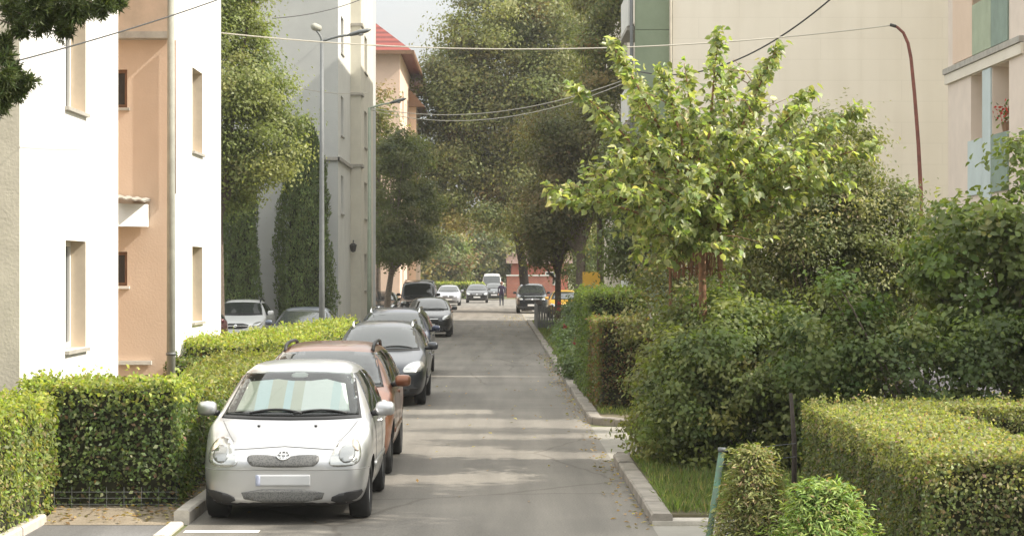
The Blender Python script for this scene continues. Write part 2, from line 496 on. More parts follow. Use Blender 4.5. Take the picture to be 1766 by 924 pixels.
def cream_wall():
    m, t, b = new_mat('cream_render')
    g = t.nodes.new('ShaderNodeNewGeometry')
    n = t.nodes.new('ShaderNodeTexNoise'); n.inputs['Scale'].default_value = .6; n.inputs['Detail'].default_value = 6
    t.links.new(g.outputs['Position'], n.inputs['Vector'])
    r = t.nodes.new('ShaderNodeValToRGB'); r.color_ramp.elements[0].position = .3; r.color_ramp.elements[1].position = .7
    r.color_ramp.elements[0].color = (.645, .595, .505, 1); r.color_ramp.elements[1].color = (.70, .65, .56, 1)
    t.links.new(n.outputs['Fac'], r.inputs['Fac'])
    # faint blockwork joints showing through the paint
    mp = t.nodes.new('ShaderNodeMapping'); mp.inputs['Rotation'].default_value = (R(90), 0, 0)
    t.links.new(g.outputs['Position'], mp.inputs['Vector'])
    br = t.nodes.new('ShaderNodeTexBrick'); br.inputs['Scale'].default_value = 1
    br.inputs['Brick Width'].default_value = 2.4; br.inputs['Row Height'].default_value = .62; br.inputs['Mortar Size'].default_value = .012
    br.inputs['Color1'].default_value = (1, 1, 1, 1); br.inputs['Color2'].default_value = (.985, .985, .98, 1); br.inputs['Mortar'].default_value = (.93, .93, .92, 1)
    t.links.new(mp.outputs['Vector'], br.inputs['Vector'])
    x = t.nodes.new('ShaderNodeMix'); x.data_type = 'RGBA'; x.blend_type = 'MULTIPLY'; x.inputs[0].default_value = 1
    t.links.new(r.outputs['Color'], x.inputs[6]); t.links.new(br.outputs['Color'], x.inputs[7])
    # rain streaks running down the render
    m2 = t.nodes.new('ShaderNodeMapping'); m2.inputs['Scale'].default_value = (1.6, 1.6, .10)
    t.links.new(g.outputs['Position'], m2.inputs['Vector'])
    n2 = t.nodes.new('ShaderNodeTexNoise'); n2.inputs['Scale'].default_value = 1.2; n2.inputs['Detail'].default_value = 5
    t.links.new(m2.outputs['Vector'], n2.inputs['Vector'])
    r2 = t.nodes.new('ShaderNodeValToRGB'); r2.color_ramp.elements[0].position = .34; r2.color_ramp.elements[1].position = .56
    r2.color_ramp.elements[0].color = (.955, .95, .94, 1); r2.color_ramp.elements[1].color = (1, 1, 1, 1)
    t.links.new(n2.outputs['Fac'], r2.inputs['Fac'])
    y = t.nodes.new('ShaderNodeMix'); y.data_type = 'RGBA'; y.blend_type = 'MULTIPLY'; y.inputs[0].default_value = 1
    t.links.new(x.outputs[2], y.inputs[6]); t.links.new(r2.outputs['Color'], y.inputs[7])
    t.links.new(y.outputs[2], b.inputs['Base Color']); b.inputs['Roughness'].default_value = .9
    return m
M_CREAM = cream_wall()

# ------------------------------------------------------------------ ground and roads
KR, KL = 1.49, -2.94
MB().quad((-900, -60, -.012), (900, -60, -.012), (900, 1500, -.012), (-900, 1500, -.012)).build('ground', M_GRASSG, kind='structure')
MB().quad((KL, -8, 0), (KR, -8, 0), (KR, 146, 0), (KL, 146, 0)).build('road', M_ASPH, kind='structure')
MB().quad((-90, 145.9, .004), (90, 145.9, .004), (90, 178, .004), (-90, 178, .004)).build('cross_road', M_ASPH, kind='structure')
MB().quad((KR - .01, 26.35, -.004), (9.4, 26.35, -.004), (9.4, 31.7, -.004), (KR - .01, 31.7, -.004)).build('driveway', M_CONC, kind='structure')
MB().quad((KR - .01, 5, -.004), (5.5, 5, -.004), (5.5, 19.35, -.004), (KR - .01, 19.35, -.004)).build('side_path', M_CONC, kind='structure')
MB().quad((-4.32, 5, .004), (KL - .14, 5, .004), (KL - .14, 19.35, .004), (-4.32, 19.35, .004)).build('parking_pad', M_PAD, kind='structure')
MB().quad((-40, 37.2, -.004), (KL + .05, 37.2, -.004), (KL + .05, 146, -.004), (-40, 146, -.004)).build('parking_lot', M_ASPH, kind='structure')
MB().quad((KR - .05, 100, -.003), (6, 100, -.003), (6, 146, -.003), (KR - .05, 146, -.003)).build('far_parking_strip', M_CONC, kind='structure')

def kerb(name, pts, wdt, h, m, step=1.0):
    """line of kerb stones; the offset side is to the left of the walking direction"""
    mb = MB()
    for a, b in zip(pts[:-1], pts[1:]):
        a = Vector((*a, 0)); b = Vector((*b, 0)); t = b - a; L = t.length; t.normalize(); nn = Vector((-t.y, t.x, 0))
        k = max(1, round(L / step)); st = L / k
        for i in range(k):
            p = a + t * (i * st + .006); q = a + t * ((i + 1) * st - .006)
            dz = random.uniform(-.008, .008); c = .018
            v = [p, q, q + nn * wdt, p + nn * wdt]
            j = random.uniform(-.006, .006)
            v = [x + nn * j for x in v]
            lo = [(x.x, x.y, -.05) for x in v]
            m1 = [(x.x, x.y, h + dz - c) for x in v]
            up = [(x.x + (nn.x * c if n < 2 else -nn.x * c), x.y + (nn.y * c if n < 2 else -nn.y * c), h + dz) for n, x in enumerate(v)]
            vv = lo + m1 + up
            f = [(0, 1, 5, 4), (1, 2, 6, 5), (2, 3, 7, 6), (3, 0, 4, 7), (4, 5, 9, 8), (5, 6, 10, 9), (6, 7, 11, 10), (7, 4, 8, 11), (8, 9, 10, 11)]
            mb.add(vv, f)
    return mb.build(name, m, kind='structure')

arc = lambda cx, cy, r, a0, a1, n=6: [(cx + r * math.cos(R(a0 + (a1 - a0) * i / n)), cy + r * math.sin(R(a0 + (a1 - a0) * i / n))) for i in range(n + 1)]
kerb('kerb', [(2.6, 31.55)] + arc(KR + .7, 32.25, .7, 270, 180) + [(KR, 36), (KR, 60), (KR, 98)][0:], .18, .11, M_KERB) if False else None
# right kerbs (offset side = right of the road): walk towards the camera so that left of the walk is +X
kerb('kerb', [(KR, 98), (KR, 32.6)] + arc(KR + .9, 32.6, .9, 180, 270, 5) + [(4.5, 31.7)], .2, .11, M_KERB)
kerb('kerb', [(4.0, 26.3)] + arc(KR + .55, 25.75, .55, 90, 180, 4) + [(KR, 19.4)], .2, .11, M_KERB)
kerb('kerb', [(KR, 19.4), (4.2, 19.4)], .16, .05, M_KERBL)
# left kerbs: walk away from the camera
kerb('kerb', [(KL, 19.5), (KL, 50)], .15, .12, M_KERBL)
kerb('kerb', [(KL - .05, 5), (KL - .05, 19.45)], .14, .02, M_KERBL)
kerb('kerb', [(-4.32, 6), (-4.32, 19.5)], .10, .09, M_KERBL)

def slab(name, poly, z0, z1, m): return MB().prism(poly, z0, z1).build(name, m, kind='structure')
slab('verge', [(KR + .18, 19.55), (9, 19.55), (9, 26.1), (KR + .6, 26.1), (KR + .18, 25.6)], -.05, .085, M_SOIL)
slab('verge', [(KR + .19, 98), (KR + .19, 32.7), (KR + 1.0, 31.88), (9.4, 31.88), (9.4, 35), (5.0, 59), (3.8, 98)], -.05, .085, M_SOIL)
MB().quad((-4.36, 19.36, .006), (KL - .14, 19.36, .006), (KL - .14, 20.3, .10), (-4.36, 20.3, .10)).build('dirt_strip', mat('pale_dirt', (.30, .25, .185), .95, col2=(.20, .16, .11), scale=9, bump=.5, bscale=50), kind='structure')
slab('verge', [(KL - .14, 20.2), (KL - .14, 50), (-5.6, 50), (-5.6, 37.2), (-4.94, 37.2), (-4.94, 20.2)], -.05, .09, M_SOIL)
slab('verge', [(-4.43, 5), (-4.43, 19.6), (-4.96, 19.6), (-4.96, 21), (-9, 21), (-9, 5)], -.05, .08, M_SOIL)
slab('verge', [(2.5, 6), (8, 6), (8, 19.3), (2.5, 19.3)], -.03, .03, M_SOIL)
MB().box(-2.62, -2.06, 18.93, 19.0, .003, .0045).build('lane_marking', M_PAINT, kind='structure') if False else MB().quad((-2.9, 18.80, .004), (-2.2, 18.80, .004), (-2.2, 18.98, .004), (-2.9, 18.98, .004)).build('parking_line', M_PAINT, kind='structure')

# ------------------------------------------------------------------ walls with openings
def wall(mb, o, u, v, W, H, ops=(), depth=.2, nrm=None, mi=0, rmi=None):
    """wall in plane o + u*a + v*b with rectangular openings (u0,u1,v0,v1) and reveals of the given depth going along -nrm"""
    o, u, v, nrm = Vector(o), Vector(u), Vector(v), Vector(nrm)
    us = sorted({0, W, *[x for q in ops for x in q[:2]]}); vs = sorted({0, H, *[x for q in ops for x in q[2:4]]})
    P = lambda a, b, d=0: o + u * a + v * b - nrm * d
    for i in range(len(us) - 1):
        for j in range(len(vs) - 1):
            cu, cv = (us[i] + us[i + 1]) / 2, (vs[j] + vs[j + 1]) / 2
            if any(q[0] < cu < q[1] and q[2] < cv < q[3] for q in ops): continue
            mb.quad(P(us[i], vs[j]), P(us[i + 1], vs[j]), P(us[i + 1], vs[j + 1]), P(us[i], vs[j + 1]), mi)
    for q in ops:
        a, b, c, d = q[:4]; r = mi if rmi is None else rmi
        mb.quad(P(a, c), P(a, d), P(a, d, depth), P(a, c, depth), r)
        mb.quad(P(b, c), P(b, c, depth), P(b, d, depth), P(b, d), r)
        mb.quad(P(a, c), P(a, c, depth), P(b, c, depth), P(b, c), r)
        mb.quad(P(a, d), P(b, d), P(b, d, depth), P(a, d, depth), r)

def window(parent, o, u, v, nrm, q, depth, fm=None, fw=.06, mull=1, sill=None, gm=None):
    o, u, v, nrm = Vector(o), Vector(u), Vector(v), Vector(nrm)
    a, b, c, d = q
    def bar(mb, a0, a1, c0, c1, d0, d1):
        p = [o + u * x + v * y - nrm * z for z in (d0, d1) for x, y in ((a0, c0), (a1, c0), (a1, c1), (a0, c1))]
        mb.add(p, [(0, 1, 2, 3), (7, 6, 5, 4), (0, 4, 5, 1), (1, 5, 6, 2), (2, 6, 7, 3), (3, 7, 4, 0)])
    e = .003
    mb = MB(); d0, d1 = depth - .06, depth + .01
    bar(mb, a + e, a + fw, c + e, d - e, d0, d1); bar(mb, b - fw, b - e, c + e, d - e, d0, d1)
    bar(mb, a + fw, b - fw, c + e, c + fw, d0, d1); bar(mb, a + fw, b - fw, d - fw, d - e, d0, d1)
    for i in range(mull):
        m = a + (b - a) * (i + 1) / (mull + 1)
        bar(mb, m - .03, m + .03, c + fw, d - fw, d0 + .005, d1)
    f = mb.build('window', fm or M_WFRAME, parent)
    g = MB(); bar(g, a + fw, b - fw, c + fw, d - fw, depth - .03, depth - .015); g.build('pane', gm or M_GLASS, f)
    if sill:
        s = MB(); bar(s, a - .04, b + .04, c - .045, c - .005, -.05, depth - .07); s.build('sill', sill, f)
    return f

UY, UX, UZ = (0, 1, 0), (1, 0, 0), (0, 0, 1)

# ------------------------------------------------------------------ white block of flats on the left
XA = -4.95
bl = thing('apartment_building', 'white rendered apartment block with a peach recess on the left side of the street', 'building', (-9, 29, 0))
HB = 9.2
winA = [(2.25, 3.4, 1.51, 2.78), (2.25, 3.4, 4.32, 5.6)]
mb = MB(); wall(mb, (XA, 21.1, 0), UY, UZ, 5.5, HB, winA, .24, (1, 0, 0), 0, 1); mb.keep = True
M_REVEAL_SHADE = mat('shaded_reveal', (.62, .52, .40), .9, var=.08, scale=5)  # beige puts the shade of the white window jambs into their colour
mb.build('street_wall', [M_WHITE, M_REVEAL_SHADE], bl)
for q in winA: window(bl, (XA, 21.1, 0), UY, UZ, (1, 0, 0), q, .24, sill=M_SLAB if q[2] > 3 else M_SLAB)
winB = [(2.1, 3.25, 1.59, 2.83), (2.1, 3.25, 4.39, 5.75)]
mb = MB(); wall(mb, (XA, 31.0, 0), UY, UZ, 5.55, HB, winB, .24, (1, 0, 0), 0, 1); mb.keep = True
mb.build('street_wall', [M_WHITE, M_REVEAL_SHADE], bl)
for q in winB: window(bl, (XA, 31.0, 0), UY, UZ, (1, 0, 0), q, .24, sill=M_SLAB)
mb = MB(); mb.quad((-16, 21.1, 0), (XA, 21.1, 0), (XA, 21.1, HB), (-16, 21.1, HB)).keep = True
mb.build('end_wall', M_BEIGE, bl)
mb = MB(); mb.keep = True
mb.quad((XA, 26.6, 0), (-6.9, 26.6, 0), (-6.9, 26.6, HB), (XA, 26.6, HB))
mb.quad((-6.9, 26.6, 0), (-6.9, 31, 0), (-6.9, 31, HB), (-6.9, 26.6, HB))
mb.build('recess_wall', M_PEACH, bl)
winP = [(.4, 1.27, 4.92, 5.5), (.4, 1.27, 2.2, 2.72)]
mb = MB(); wall(mb, (-6.9, 31, 0), UX, UZ, 1.95, 6.0, winP, .14, (0, -1, 0)); mb.keep = True
mb.build('recess_side_wall', M_PEACH, bl)
for q in winP: window(bl, (-6.9, 31, 0), UX, UZ, (0, -1, 0), q, .14, fm=M_BROWN, fw=.05, mull=0, sill=M_WFRAME if q[2] < 4 else M_SLAB)
mb = MB(); mb.quad((-6.9, 30.995, 6.0), (XA, 30.995, 6.0), (XA, 30.995, HB), (-6.9, 30.995, HB)).keep = True
mb.build('upper_recess_wall', mat('stained_peach_render', (.55, .42, .32), .9, col2=(.42, .33, .25), scale=2.5), bl)
MB().box(-6.89, XA - .02, 30.72, 30.99, 5.95, 6.05).build('ledge', M_SLAB, bl)
MB().box(-6.89, XA - .30, 30.93, 30.99, 1.0, 1.06).build('plinth_ledge', M_GREYL, bl)
mb = MB(); mb.quad((XA, 36.55, 0), (-16, 36.55, 0), (-16, 36.55, HB), (XA, 36.55, HB)).keep = True
mb.quad((-16, 21.1, 0), (-16, 21.1, HB), (-16, 36.55, HB), (-16, 36.55, 0))
mb.build('rear_wall', M_BEIGE, bl)
rf = MB(); rf.box(-16.2, XA + .25, 20.85, 36.8, HB + .002, HB + .22); rf.build('roof', M_SLAB, bl)
MB().tube([(XA + .045, 30.93, z) for z in (3.6, 4.8, 5.94)], .032, 8).build('downpipe', M_BROWN, bl, True)
# small white canopy over the entrance in the recess, with a corrugated sheet on top
cb = MB(); cb.prism([(-6.3, 30.98), (-6.3, 30.1), (-5.95, 30.1), (-5.30, 30.86), (-5.30, 30.98)], 3.10, 3.44); cn = cb.build('entrance_canopy', M_WHITE, bl)
cs = MB()
N_ = 14
for i in range(N_):
    x0 = -6.2 + .93 * i / N_; x1 = -6.2 + .93 * (i + 1) / N_
    zz = lambda x, k: 3.455 + .10 * (-5.27 - x) / .93 + (.018 if k % 2 else 0)
    cs.add([(x0, 30.38, zz(x0, i)), (x1, 30.38, zz(x1, i + 1)), (x1, 30.98, zz(x1, i + 1) + .05), (x0, 30.98, zz(x0, i) + .05), (x0, 30.38, zz(x0, i) + .02), (x1, 30.38, zz(x1, i + 1) + .02), (x1, 30.98, zz(x1, i + 1) + .07), (x0, 30.98, zz(x0, i) + .07)],
           [(0, 1, 2, 3), (4, 7, 6, 5), (0, 4, 5, 1), (2, 6, 7, 3)])
cs.build('corrugated_sheet', M_SLAB, cn)

# ------------------------------------------------------------------ grey building further along on the left
XG = -5.44
bg = thing('apartment_building', 'tall grey rendered building with a blank end wall behind the two conical evergreens', 'building', (-11, 80, 0))
HG = 15.5
mb = MB(); mb.quad((-18, 70, 0), (XG, 70, 0), (XG, 70, HG), (-18, 70, HG)).keep = True
mb.build('end_wall', M_GREY, bg)
MB().box(-18, XG + .06, 69.9, 69.995, 6.25, 6.36).build('ledge', M_SLAB, bg)
MB().box(XG + .003, XG + .09, 69.9, 75.95, 6.25, 6.36).build('ledge', M_SLAB, bg)
winG = [(1.3, 2.5, 4.45, 5.8), (1.3, 2.5, 7.2, 8.6), (1.3, 2.5, 10.1, 11.4)]
mb = MB(); wall(mb, (XG, 70, 0), UY, UZ, 6, HG, winG, .2, (1, 0, 0)); mb.keep = True
mb.build('street_wall', M_GREYL, bg)
for q in winG: window(bg, (XG, 70, 0), UY, UZ, (1, 0, 0), q, .2, fm=M_BROWN, sill=M_SLAB)
winG2 = [(2, 3.6, z, z + 1.4) for z in (1.7, 4.45, 7.2, 10.1)]
mb = MB(); wall(mb, (-5.05, 76, 0), UY, UZ, 7.5, HG, winG2, .2, (1, 0, 0)); mb.keep = True
mb.quad((XG, 76, 0), (-5.05, 76, 0), (-5.05, 76, HG), (XG, 76, HG)); mb.quad((-5.05, 83.5, 0), (XG, 83.5, 0), (XG, 83.5, HG), (-5.05, 83.5, HG))
mb.build('bay_wall', M_CREAMG, bg)
for q in winG2: window(bg, (-5.05, 76, 0), UY, UZ, (1, 0, 0), q, .2, sill=M_SLAB)
for z in (6.33, 9.0, 11.6):
    MB().box(XG + .01, -4.98, 75.93, 76.9, z, z + .1).build('ledge', M_SLAB, bg)
mb = MB(); mb.keep = True
mb.quad((XG, 83.5, 0), (XG, 92, 0), (XG, 92, HG), (XG, 83.5, HG)); mb.quad((XG, 92, 0), (-18, 92, 0), (-18, 92, HG), (XG, 92, HG)); mb.quad((-18, 70, 0), (-18, 70, HG), (-18, 92, HG), (-18, 92, 0))
mb.build('rear_wall', M_GREY, bg)
MB().box(-18.2, -4.85, 69.75, 92.2, HG + .002, HG + .25).build('roof', M_SLAB, bg)
# wall lantern on the bay
wl = MB(); p = pt(609, 420, 75.6); wl.tube([p + Vector((0, .35, .1)), p + Vector((0, .1, .12)), p], .02, 6)
wl.tube([p + Vector((0, 0, .02)), p + Vector((0, 0, -.05)), p + Vector((0, 0, -.28)), p + Vector((0, 0, -.32))], [.05, .14, .09, .03], 8)
wl.build('wall_lantern', M_WIRE, bg)

# ------------------------------------------------------------------ peach house with red tiled roof, far left
def tile_mat():
    m, t, b = new_mat('red_roof_tiles')
    g = t.nodes.new('ShaderNodeNewGeometry')
    wv = t.nodes.new('ShaderNodeTexWave'); wv.wave_type = 'BANDS'; wv.bands_direction = 'Z'; wv.inputs['Scale'].default_value = 1.1; wv.inputs['Distortion'].default_value = .3
    t.links.new(g.outputs['Position'], wv.inputs['Vector'])
    r = t.nodes.new('ShaderNodeValToRGB'); r.color_ramp.elements[0].color = (.13, .03, .025, 1); r.color_ramp.elements[1].color = (.27, .06, .045, 1)
    t.links.new(wv.outputs['Fac'], r.inputs['Fac']); t.links.new(r.outputs['Color'], b.inputs['Base Color'])
    b.inputs['Roughness'].default_value = .6
    return m
M_TILE = tile_mat()
bp_ = thing('house', 'tall peach house with red tiled hipped roof beyond the grey building', 'house', (-11, 124, 0))
mb = MB(); mb.keep = True
wq = [(3, 4.5, z, z + 1.6) for z in (1.6, 4.7, 7.8, 10.9)] + [(9, 10.5, z, z + 1.6) for z in (1.6, 4.7, 7.8, 10.9)]
wall(mb, (-5.2, 110, 0), UY, UZ, 27, 14.3, wq, .2, (1, 0, 0))
mb.quad((-18, 110, 0), (-5.2, 110, 0), (-5.2, 110, 14.3), (-18, 110, 14.3)); mb.quad((-5.2, 137, 0), (-18, 137, 0), (-18, 137, 14.3), (-5.2, 137, 14.3)); mb.quad((-18, 110, 0), (-18, 110, 14.3), (-18, 137, 14.3), (-18, 137, 0))
mb.build('wall', mat('far_peach_render', (.72, .54, .42), .9, var=.06, scale=1), bp_)
for q in wq: window(bp_, (-5.2, 110, 0), UY, UZ, (1, 0, 0), q, .2)
mb = MB()
e = [(-18.7, 109.3, 14.3), (-4.5, 109.3, 14.3), (-4.5, 137.7, 14.3), (-18.7, 137.7, 14.3)]
rg = [(-11.6, 116.4, 20.2), (-11.6, 130.6, 20.2)]
mb.add(e + rg, [(0, 1, 4), (1, 2, 5, 4), (2, 3, 5), (3, 0, 4, 5), (3, 2, 1, 0)])
mb.build('roof', M_TILE, bp_)
MB().box(-18.75, -4.42, 109.22, 109.32, 14.12, 14.32).build('gutter', M_BROWN, bp_)
MB().box(-4.5, -4.4, 109.33, 137.7, 14.12, 14.32).build('gutter', M_BROWN, bp_)
# lower bay with its own eave
mb = MB(); mb.box(-5.19, -4.75, 121, 128, 0, 12.2); mb.build('bay', mat('far_pale_peach', (.75, .55, .40), .9), bp_)
mb = MB(); mb.add([(-5.19, 120.6, 13.3), (-5.19, 128.4, 13.3), (-4.2, 128.4, 12.2), (-4.2, 120.6, 12.2), (-5.19, 120.6, 12.2), (-5.19, 128.4, 12.2)], [(0, 3, 2, 1), (0, 4, 3), (1, 2, 5), (4, 5, 2, 3)]); mb.build('bay_roof', M_BROWN, bp_)

# ------------------------------------------------------------------ cream building on the right (blank gable + green balcony stack)
br_ = thing('apartment_building', 'cream block with a big blank end wall and a green balcony stack on the right', 'building', (10, 80, 0))
HR = 19.0
mb = MB(); mb.keep = True
mb.quad((5.23, 60, 0), (16, 60, 0), (16, 60, HR), (5.23, 60, HR)); mb.build('end_wall', M_CREAM, br_)
mb = MB(); mb.keep = True
wr = [(4 + 4.2 * i, 5.5 + 4.2 * i, z, z + 1.4) for i in range(8) for z in (2.0, 4.8, 7.6, 10.4)]
wall(mb, (5.23, 60, 0), UY, UZ, 38, HR, wr, .2, (-1, 0, 0)); mb.build('street_wall', M_CREAM, br_)
for q in wr[:12]: window(br_, (5.23, 60, 0), UY, UZ, (-1, 0, 0), q, .2)
mb = MB(); mb.keep = True
mb.quad((16, 60, 0), (16, 98, 0), (16, 98, HR), (16, 60, HR)); mb.quad((16, 98, 0), (5.23, 98, 0), (5.23, 98, HR), (16, 98, HR)); mb.build('rear_wall', M_CREAM, br_)
MB().box(5.0, 16.2, 59.8, 98.2, HR + .002, HR + .3).build('roof', M_SLAB, br_)
mb = MB()
for k in range(6):
    z = 1.2 + k * 2.8
    if k < 5: mb.box(4.14, 5.2, 60.3, 60.42, z + .0, z + 2.785)
mb.build('balcony_side_panel', M_GREEN, br_)
for k in range(6):
    MB().box(3.9, 5.2, 60.45, 63.8, 1.2 + k * 2.8, 1.2 + k * 2.8 + .12).build('balcony_slab', M_SLAB, br_)
    if k < 5: MB().box(3.93, 3.99, 60.30, 63.7, 1.2 + k * 2.8 + .12, 1.2 + k * 2.8 + 1.15).build('balcony_parapet', M_GREYL, br_)
MB().tube([(4.03, 60.25, .0), (4.03, 60.25, 9), (4.03, 60.25, 17)], .05, 8).build('downpipe', M_METAL, br_, True)
MB().tube([(5.16, 59.93, .0), (5.16, 59.93, 9), (5.16, 59.93, 18)], .035, 8).build('downpipe', M_BEIGE, br_, True)

# ------------------------------------------------------------------ nearer wing on the right edge with loggias
XW = 9.94
bw = thing('apartment_building', 'pale block at the right edge with loggias, blue and green parapet panels', 'building', (13, 40, 0))
HW_ = 10.6
mb = MB(); mb.keep = True
Y0 = 34.0
ops = [(39.3 - Y0, 40.6 - Y0, 5.15, 6.5), (41.35 - Y0, 42.45 - Y0, 5.15, 6.5), (39.3 - Y0, 42.45 - Y0, 7.95, 9.2), (36.4 - Y0, 37.6 - Y0, 5.15, 6.5)]
wall(mb, (XW, Y0, 0), UY, UZ, 44.6 - Y0, HW_, ops, 1.0, (-1, 0, 0)); mb.build('loggia_wall', M_PINKW, bw)
mb = MB(); mb.keep = True
for q in ops: mb.quad(*[(XW + 1.0, Y0 + a, b) for a, b in ((q[0], q[2]), (q[1], q[2]), (q[1], q[3]), (q[0], q[3]))])
mb.build('loggia_back_wall', M_YELL, bw)
e_ = .006
MB().box(XW - e_ - .03, XW - e_, 41.35, 42.6, 4.0, 5.14).build('parapet_panel', M_BLUE, bw, label='pale blue parapet panel')
MB().box(XW - e_ - .03, XW - e_, 39.3, 40.62, 4.0, 5.14).build('parapet_panel', M_TEAL, bw, label='teal green parapet panel')
MB().box(XW - e_ - .03, XW - e_, 40.64, 41.33, 3.2, 6.5).build('pier_panel', M_BLUE, bw)
MB().box(XW - e_ - .03, XW - e_, 39.3, 40.6, 6.9, 7.94).build('parapet_panel', M_TEAL, bw, label='dark teal upper parapet panel')
MB().box(XW - e_ - .03, XW - e_, 40.62, 42.2, 6.9, 7.94).build('parapet_panel', M_SAGE, bw, label='sage green upper parapet panel')
MB().box(XW - e_ - .03, XW - e_, 42.22, 44.0, 6.9, 9.3).build('wall_panel', M_PEACH, bw)
MB().box(XW - .09, XW + .3, 38.2, 44.75, 6.74, 6.86).build('ledge', M_SLAB, bw)
MB().box(XW - .06, XW - .002, 38.2, 44.7, 6.52, 6.73).build('band', M_CREAM, bw)
mb = MB(); mb.keep = True
mb.quad((XW, 34, 0), (20, 34, 0), (20, 34, HW_), (XW, 34, HW_)); mb.quad((20, 44.6, 0), (XW, 44.6, 0), (XW, 44.6, HW_), (20, 44.6, HW_)); mb.quad((20, 34, 0), (20, 44.6, 0), (20, 44.6, HW_), (20, 34, HW_))
mb.build('end_wall', M_CREAM, bw)
MB().box(XW - .2, 20.2, 33.8, 44.8, HW_ + .002, HW_ + .2).build('roof', M_SLAB, bw)
mb = MB(); mb.box(13.4, 21, 44.9, 58, 0, 15); mb.build('unseen_shade_block', M_CREAM, bw)  # unseen block added behind the wing to throw shade on the road
MB().box(13.2, 21.2, 44.85, 58.2, 15.002, 15.2).build('roof', M_SLAB, bw)  # roof of the added unseen block
# flower pot on the loggia parapet: thing of its own
fp = thing('potted_plant', 'red potted flowers on the loggia parapet at the right edge', 'plant', (XW - .03, 39.8, 5.16))
MB().tube([(XW + .1, 39.8, 5.155), (XW + .1, 39.8, 5.34)], [.09, .13], 10).build('pot', M_BROWN, fp)
Pf = np.array([XW + .1, 39.8, 5.5]) + rng.normal(0, .12, (160, 3)); Pf[:, 2] = np.maximum(Pf[:, 2], 5.36)
link('foliage', leaf_mesh('foliage', Pf, rng.normal(size=Pf.shape), .09, tints(160, [(.35, .03, .03), (.06, .12, .03)])), LEAF, fp)

# ------------------------------------------------------------------ end of the street
eb = thing('wall', 'red brick wall with pale coping at the far end of the street', 'wall', (4, 186, 0))
def brick_mat():
    m, t, b = new_mat('brick')
    g = t.nodes.new('ShaderNodeNewGeometry'); mp = t.nodes.new('ShaderNodeMapping'); mp.inputs['Rotation'].default_value = (R(90), 0, 0)
    t.links.new(g.outputs['Position'], mp.inputs['Vector'])
    br = t.nodes.new('ShaderNodeTexBrick'); br.inputs['Scale'].default_value = 2
    br.inputs['Color1'].default_value = (.36, .12, .08, 1); br.inputs['Color2'].default_value = (.28, .085, .06, 1); br.inputs['Mortar'].default_value = (.32, .22, .17, 1)
    t.links.new(mp.outputs['Vector'], br.inputs['Vector']); t.links.new(br.outputs['Color'], b.inputs['Base Color']); b.inputs['Roughness'].default_value = .9
    return m
M_BRICK = brick_mat()
MB().box(1.0, 5.2, 186, 186.4, 0, 2.0).build('brickwork', M_BRICK, eb)
MB().box(.95, 5.25, 185.93, 186.47, 2.001, 2.12).build('coping', M_GREYL, eb)
hb = thing('house', 'low red house with a brown roof behind the brick wall at the street end', 'house', (8, 200, 0))
mb = MB(); mb.box(1.5, 7, 197, 206, 0, 3.2); mb.build('wall', mat('red_render', (.42, .13, .09), .9, var=.1), hb)
mb = MB(); mb.add([(1, 196.5, 3.2), (7.5, 196.5, 3.2), (7.5, 206.5, 3.2), (1, 206.5, 3.2), (1, 201.5, 4.6), (7.5, 201.5, 4.6)], [(0, 1, 5, 4), (2, 3, 4, 5), (0, 4, 3), (1, 2, 5), (3, 2, 1, 0)]); mb.build('roof', mat('brown_roof', (.16, .10, .08), .8, var=.2), hb)
for x in (4.8,):
    f = MB().box(x, x + 1, 196.93, 196.99, 1.1, 2.4).build('window', M_WFRAME, hb); MB().box(x + .1, x + .9, 196.90, 196.925, 1.2, 2.3).build('pane', M_GLASS, f)
h2 = thing('house', 'small pale orange house half hidden by trees, left of the low far hedge', 'house', (-11, 182, 0))
MB().box(-16, -7.6, 181, 190, 0, 3.6).build('wall', mat('pale_orange_render', (.68, .42, .26), .9, var=.05), h2)
mb = MB(); mb.add([(-16.4, 180.6, 3.6), (-7.2, 180.6, 3.6), (-7.2, 190.4, 3.6), (-16.4, 190.4, 3.6), (-16.4, 185.5, 6), (-7.2, 185.5, 6)], [(0, 1, 5, 4), (2, 3, 4, 5), (0, 4, 3), (1, 2, 5), (3, 2, 1, 0)]); mb.build('roof', M_TILE, h2)
# ------------------------------------------------------------------ vehicles
def paint(name, col, metal=.5, rough=.32):
    m = mat(name, col, rough, metal=metal, coat=.6)
    return m
M_CGLASS = mat('car_glass', (.03, .035, .036), .04, spec=1.0)
M_CGLASS2 = mat('car_side_glass', (.012, .014, .016), .05, spec=.8)
M_BLACKP = mat('black_plastic', (.022, .022, .023), .55)
M_TYRE = mat('tyre_rubber', (.02, .02, .02), .85)
M_RIM = mat('alloy_rim', (.50, .50, .50), .35, metal=.8)
M_CHROME = mat('chrome', (.75, .75, .74), .15, metal=1)
M_LAMP = mat('headlight_lens', (.42, .43, .42), .16, metal=.7, coat=1.0)
M_AMBER = mat('amber_lens', (.55, .18, .03), .2, coat=.8)
M_RED = mat('tail_lens', (.35, .02, .02), .25, coat=.8)
M_PLATE = mat('plate_white', (.72, .72, .70), .5)
def grille_mat():
    m, t, b = new_mat('mesh_grille')
    g = t.nodes.new('ShaderNodeTexCoord')
    v = t.nodes.new('ShaderNodeTexVoronoi'); v.inputs['Scale'].default_value = 70
    t.links.new(g.outputs['Object'], v.inputs['Vector'])
    r = t.nodes.new('ShaderNodeValToRGB'); r.color_ramp.elements[0].position = .3; r.color_ramp.elements[1].position = .55
    r.color_ramp.elements[0].color = (.07, .07, .07, 1); r.color_ramp.elements[1].color = (.13, .13, .125, 1)
    t.links.new(v.outputs['Distance'], r.inputs['Fac']); t.links.new(r.outputs['Color'], b.inputs['Base Color']); b.inputs['Roughness'].default_value = .5
    return m
M_GRILLE = grille_mat()

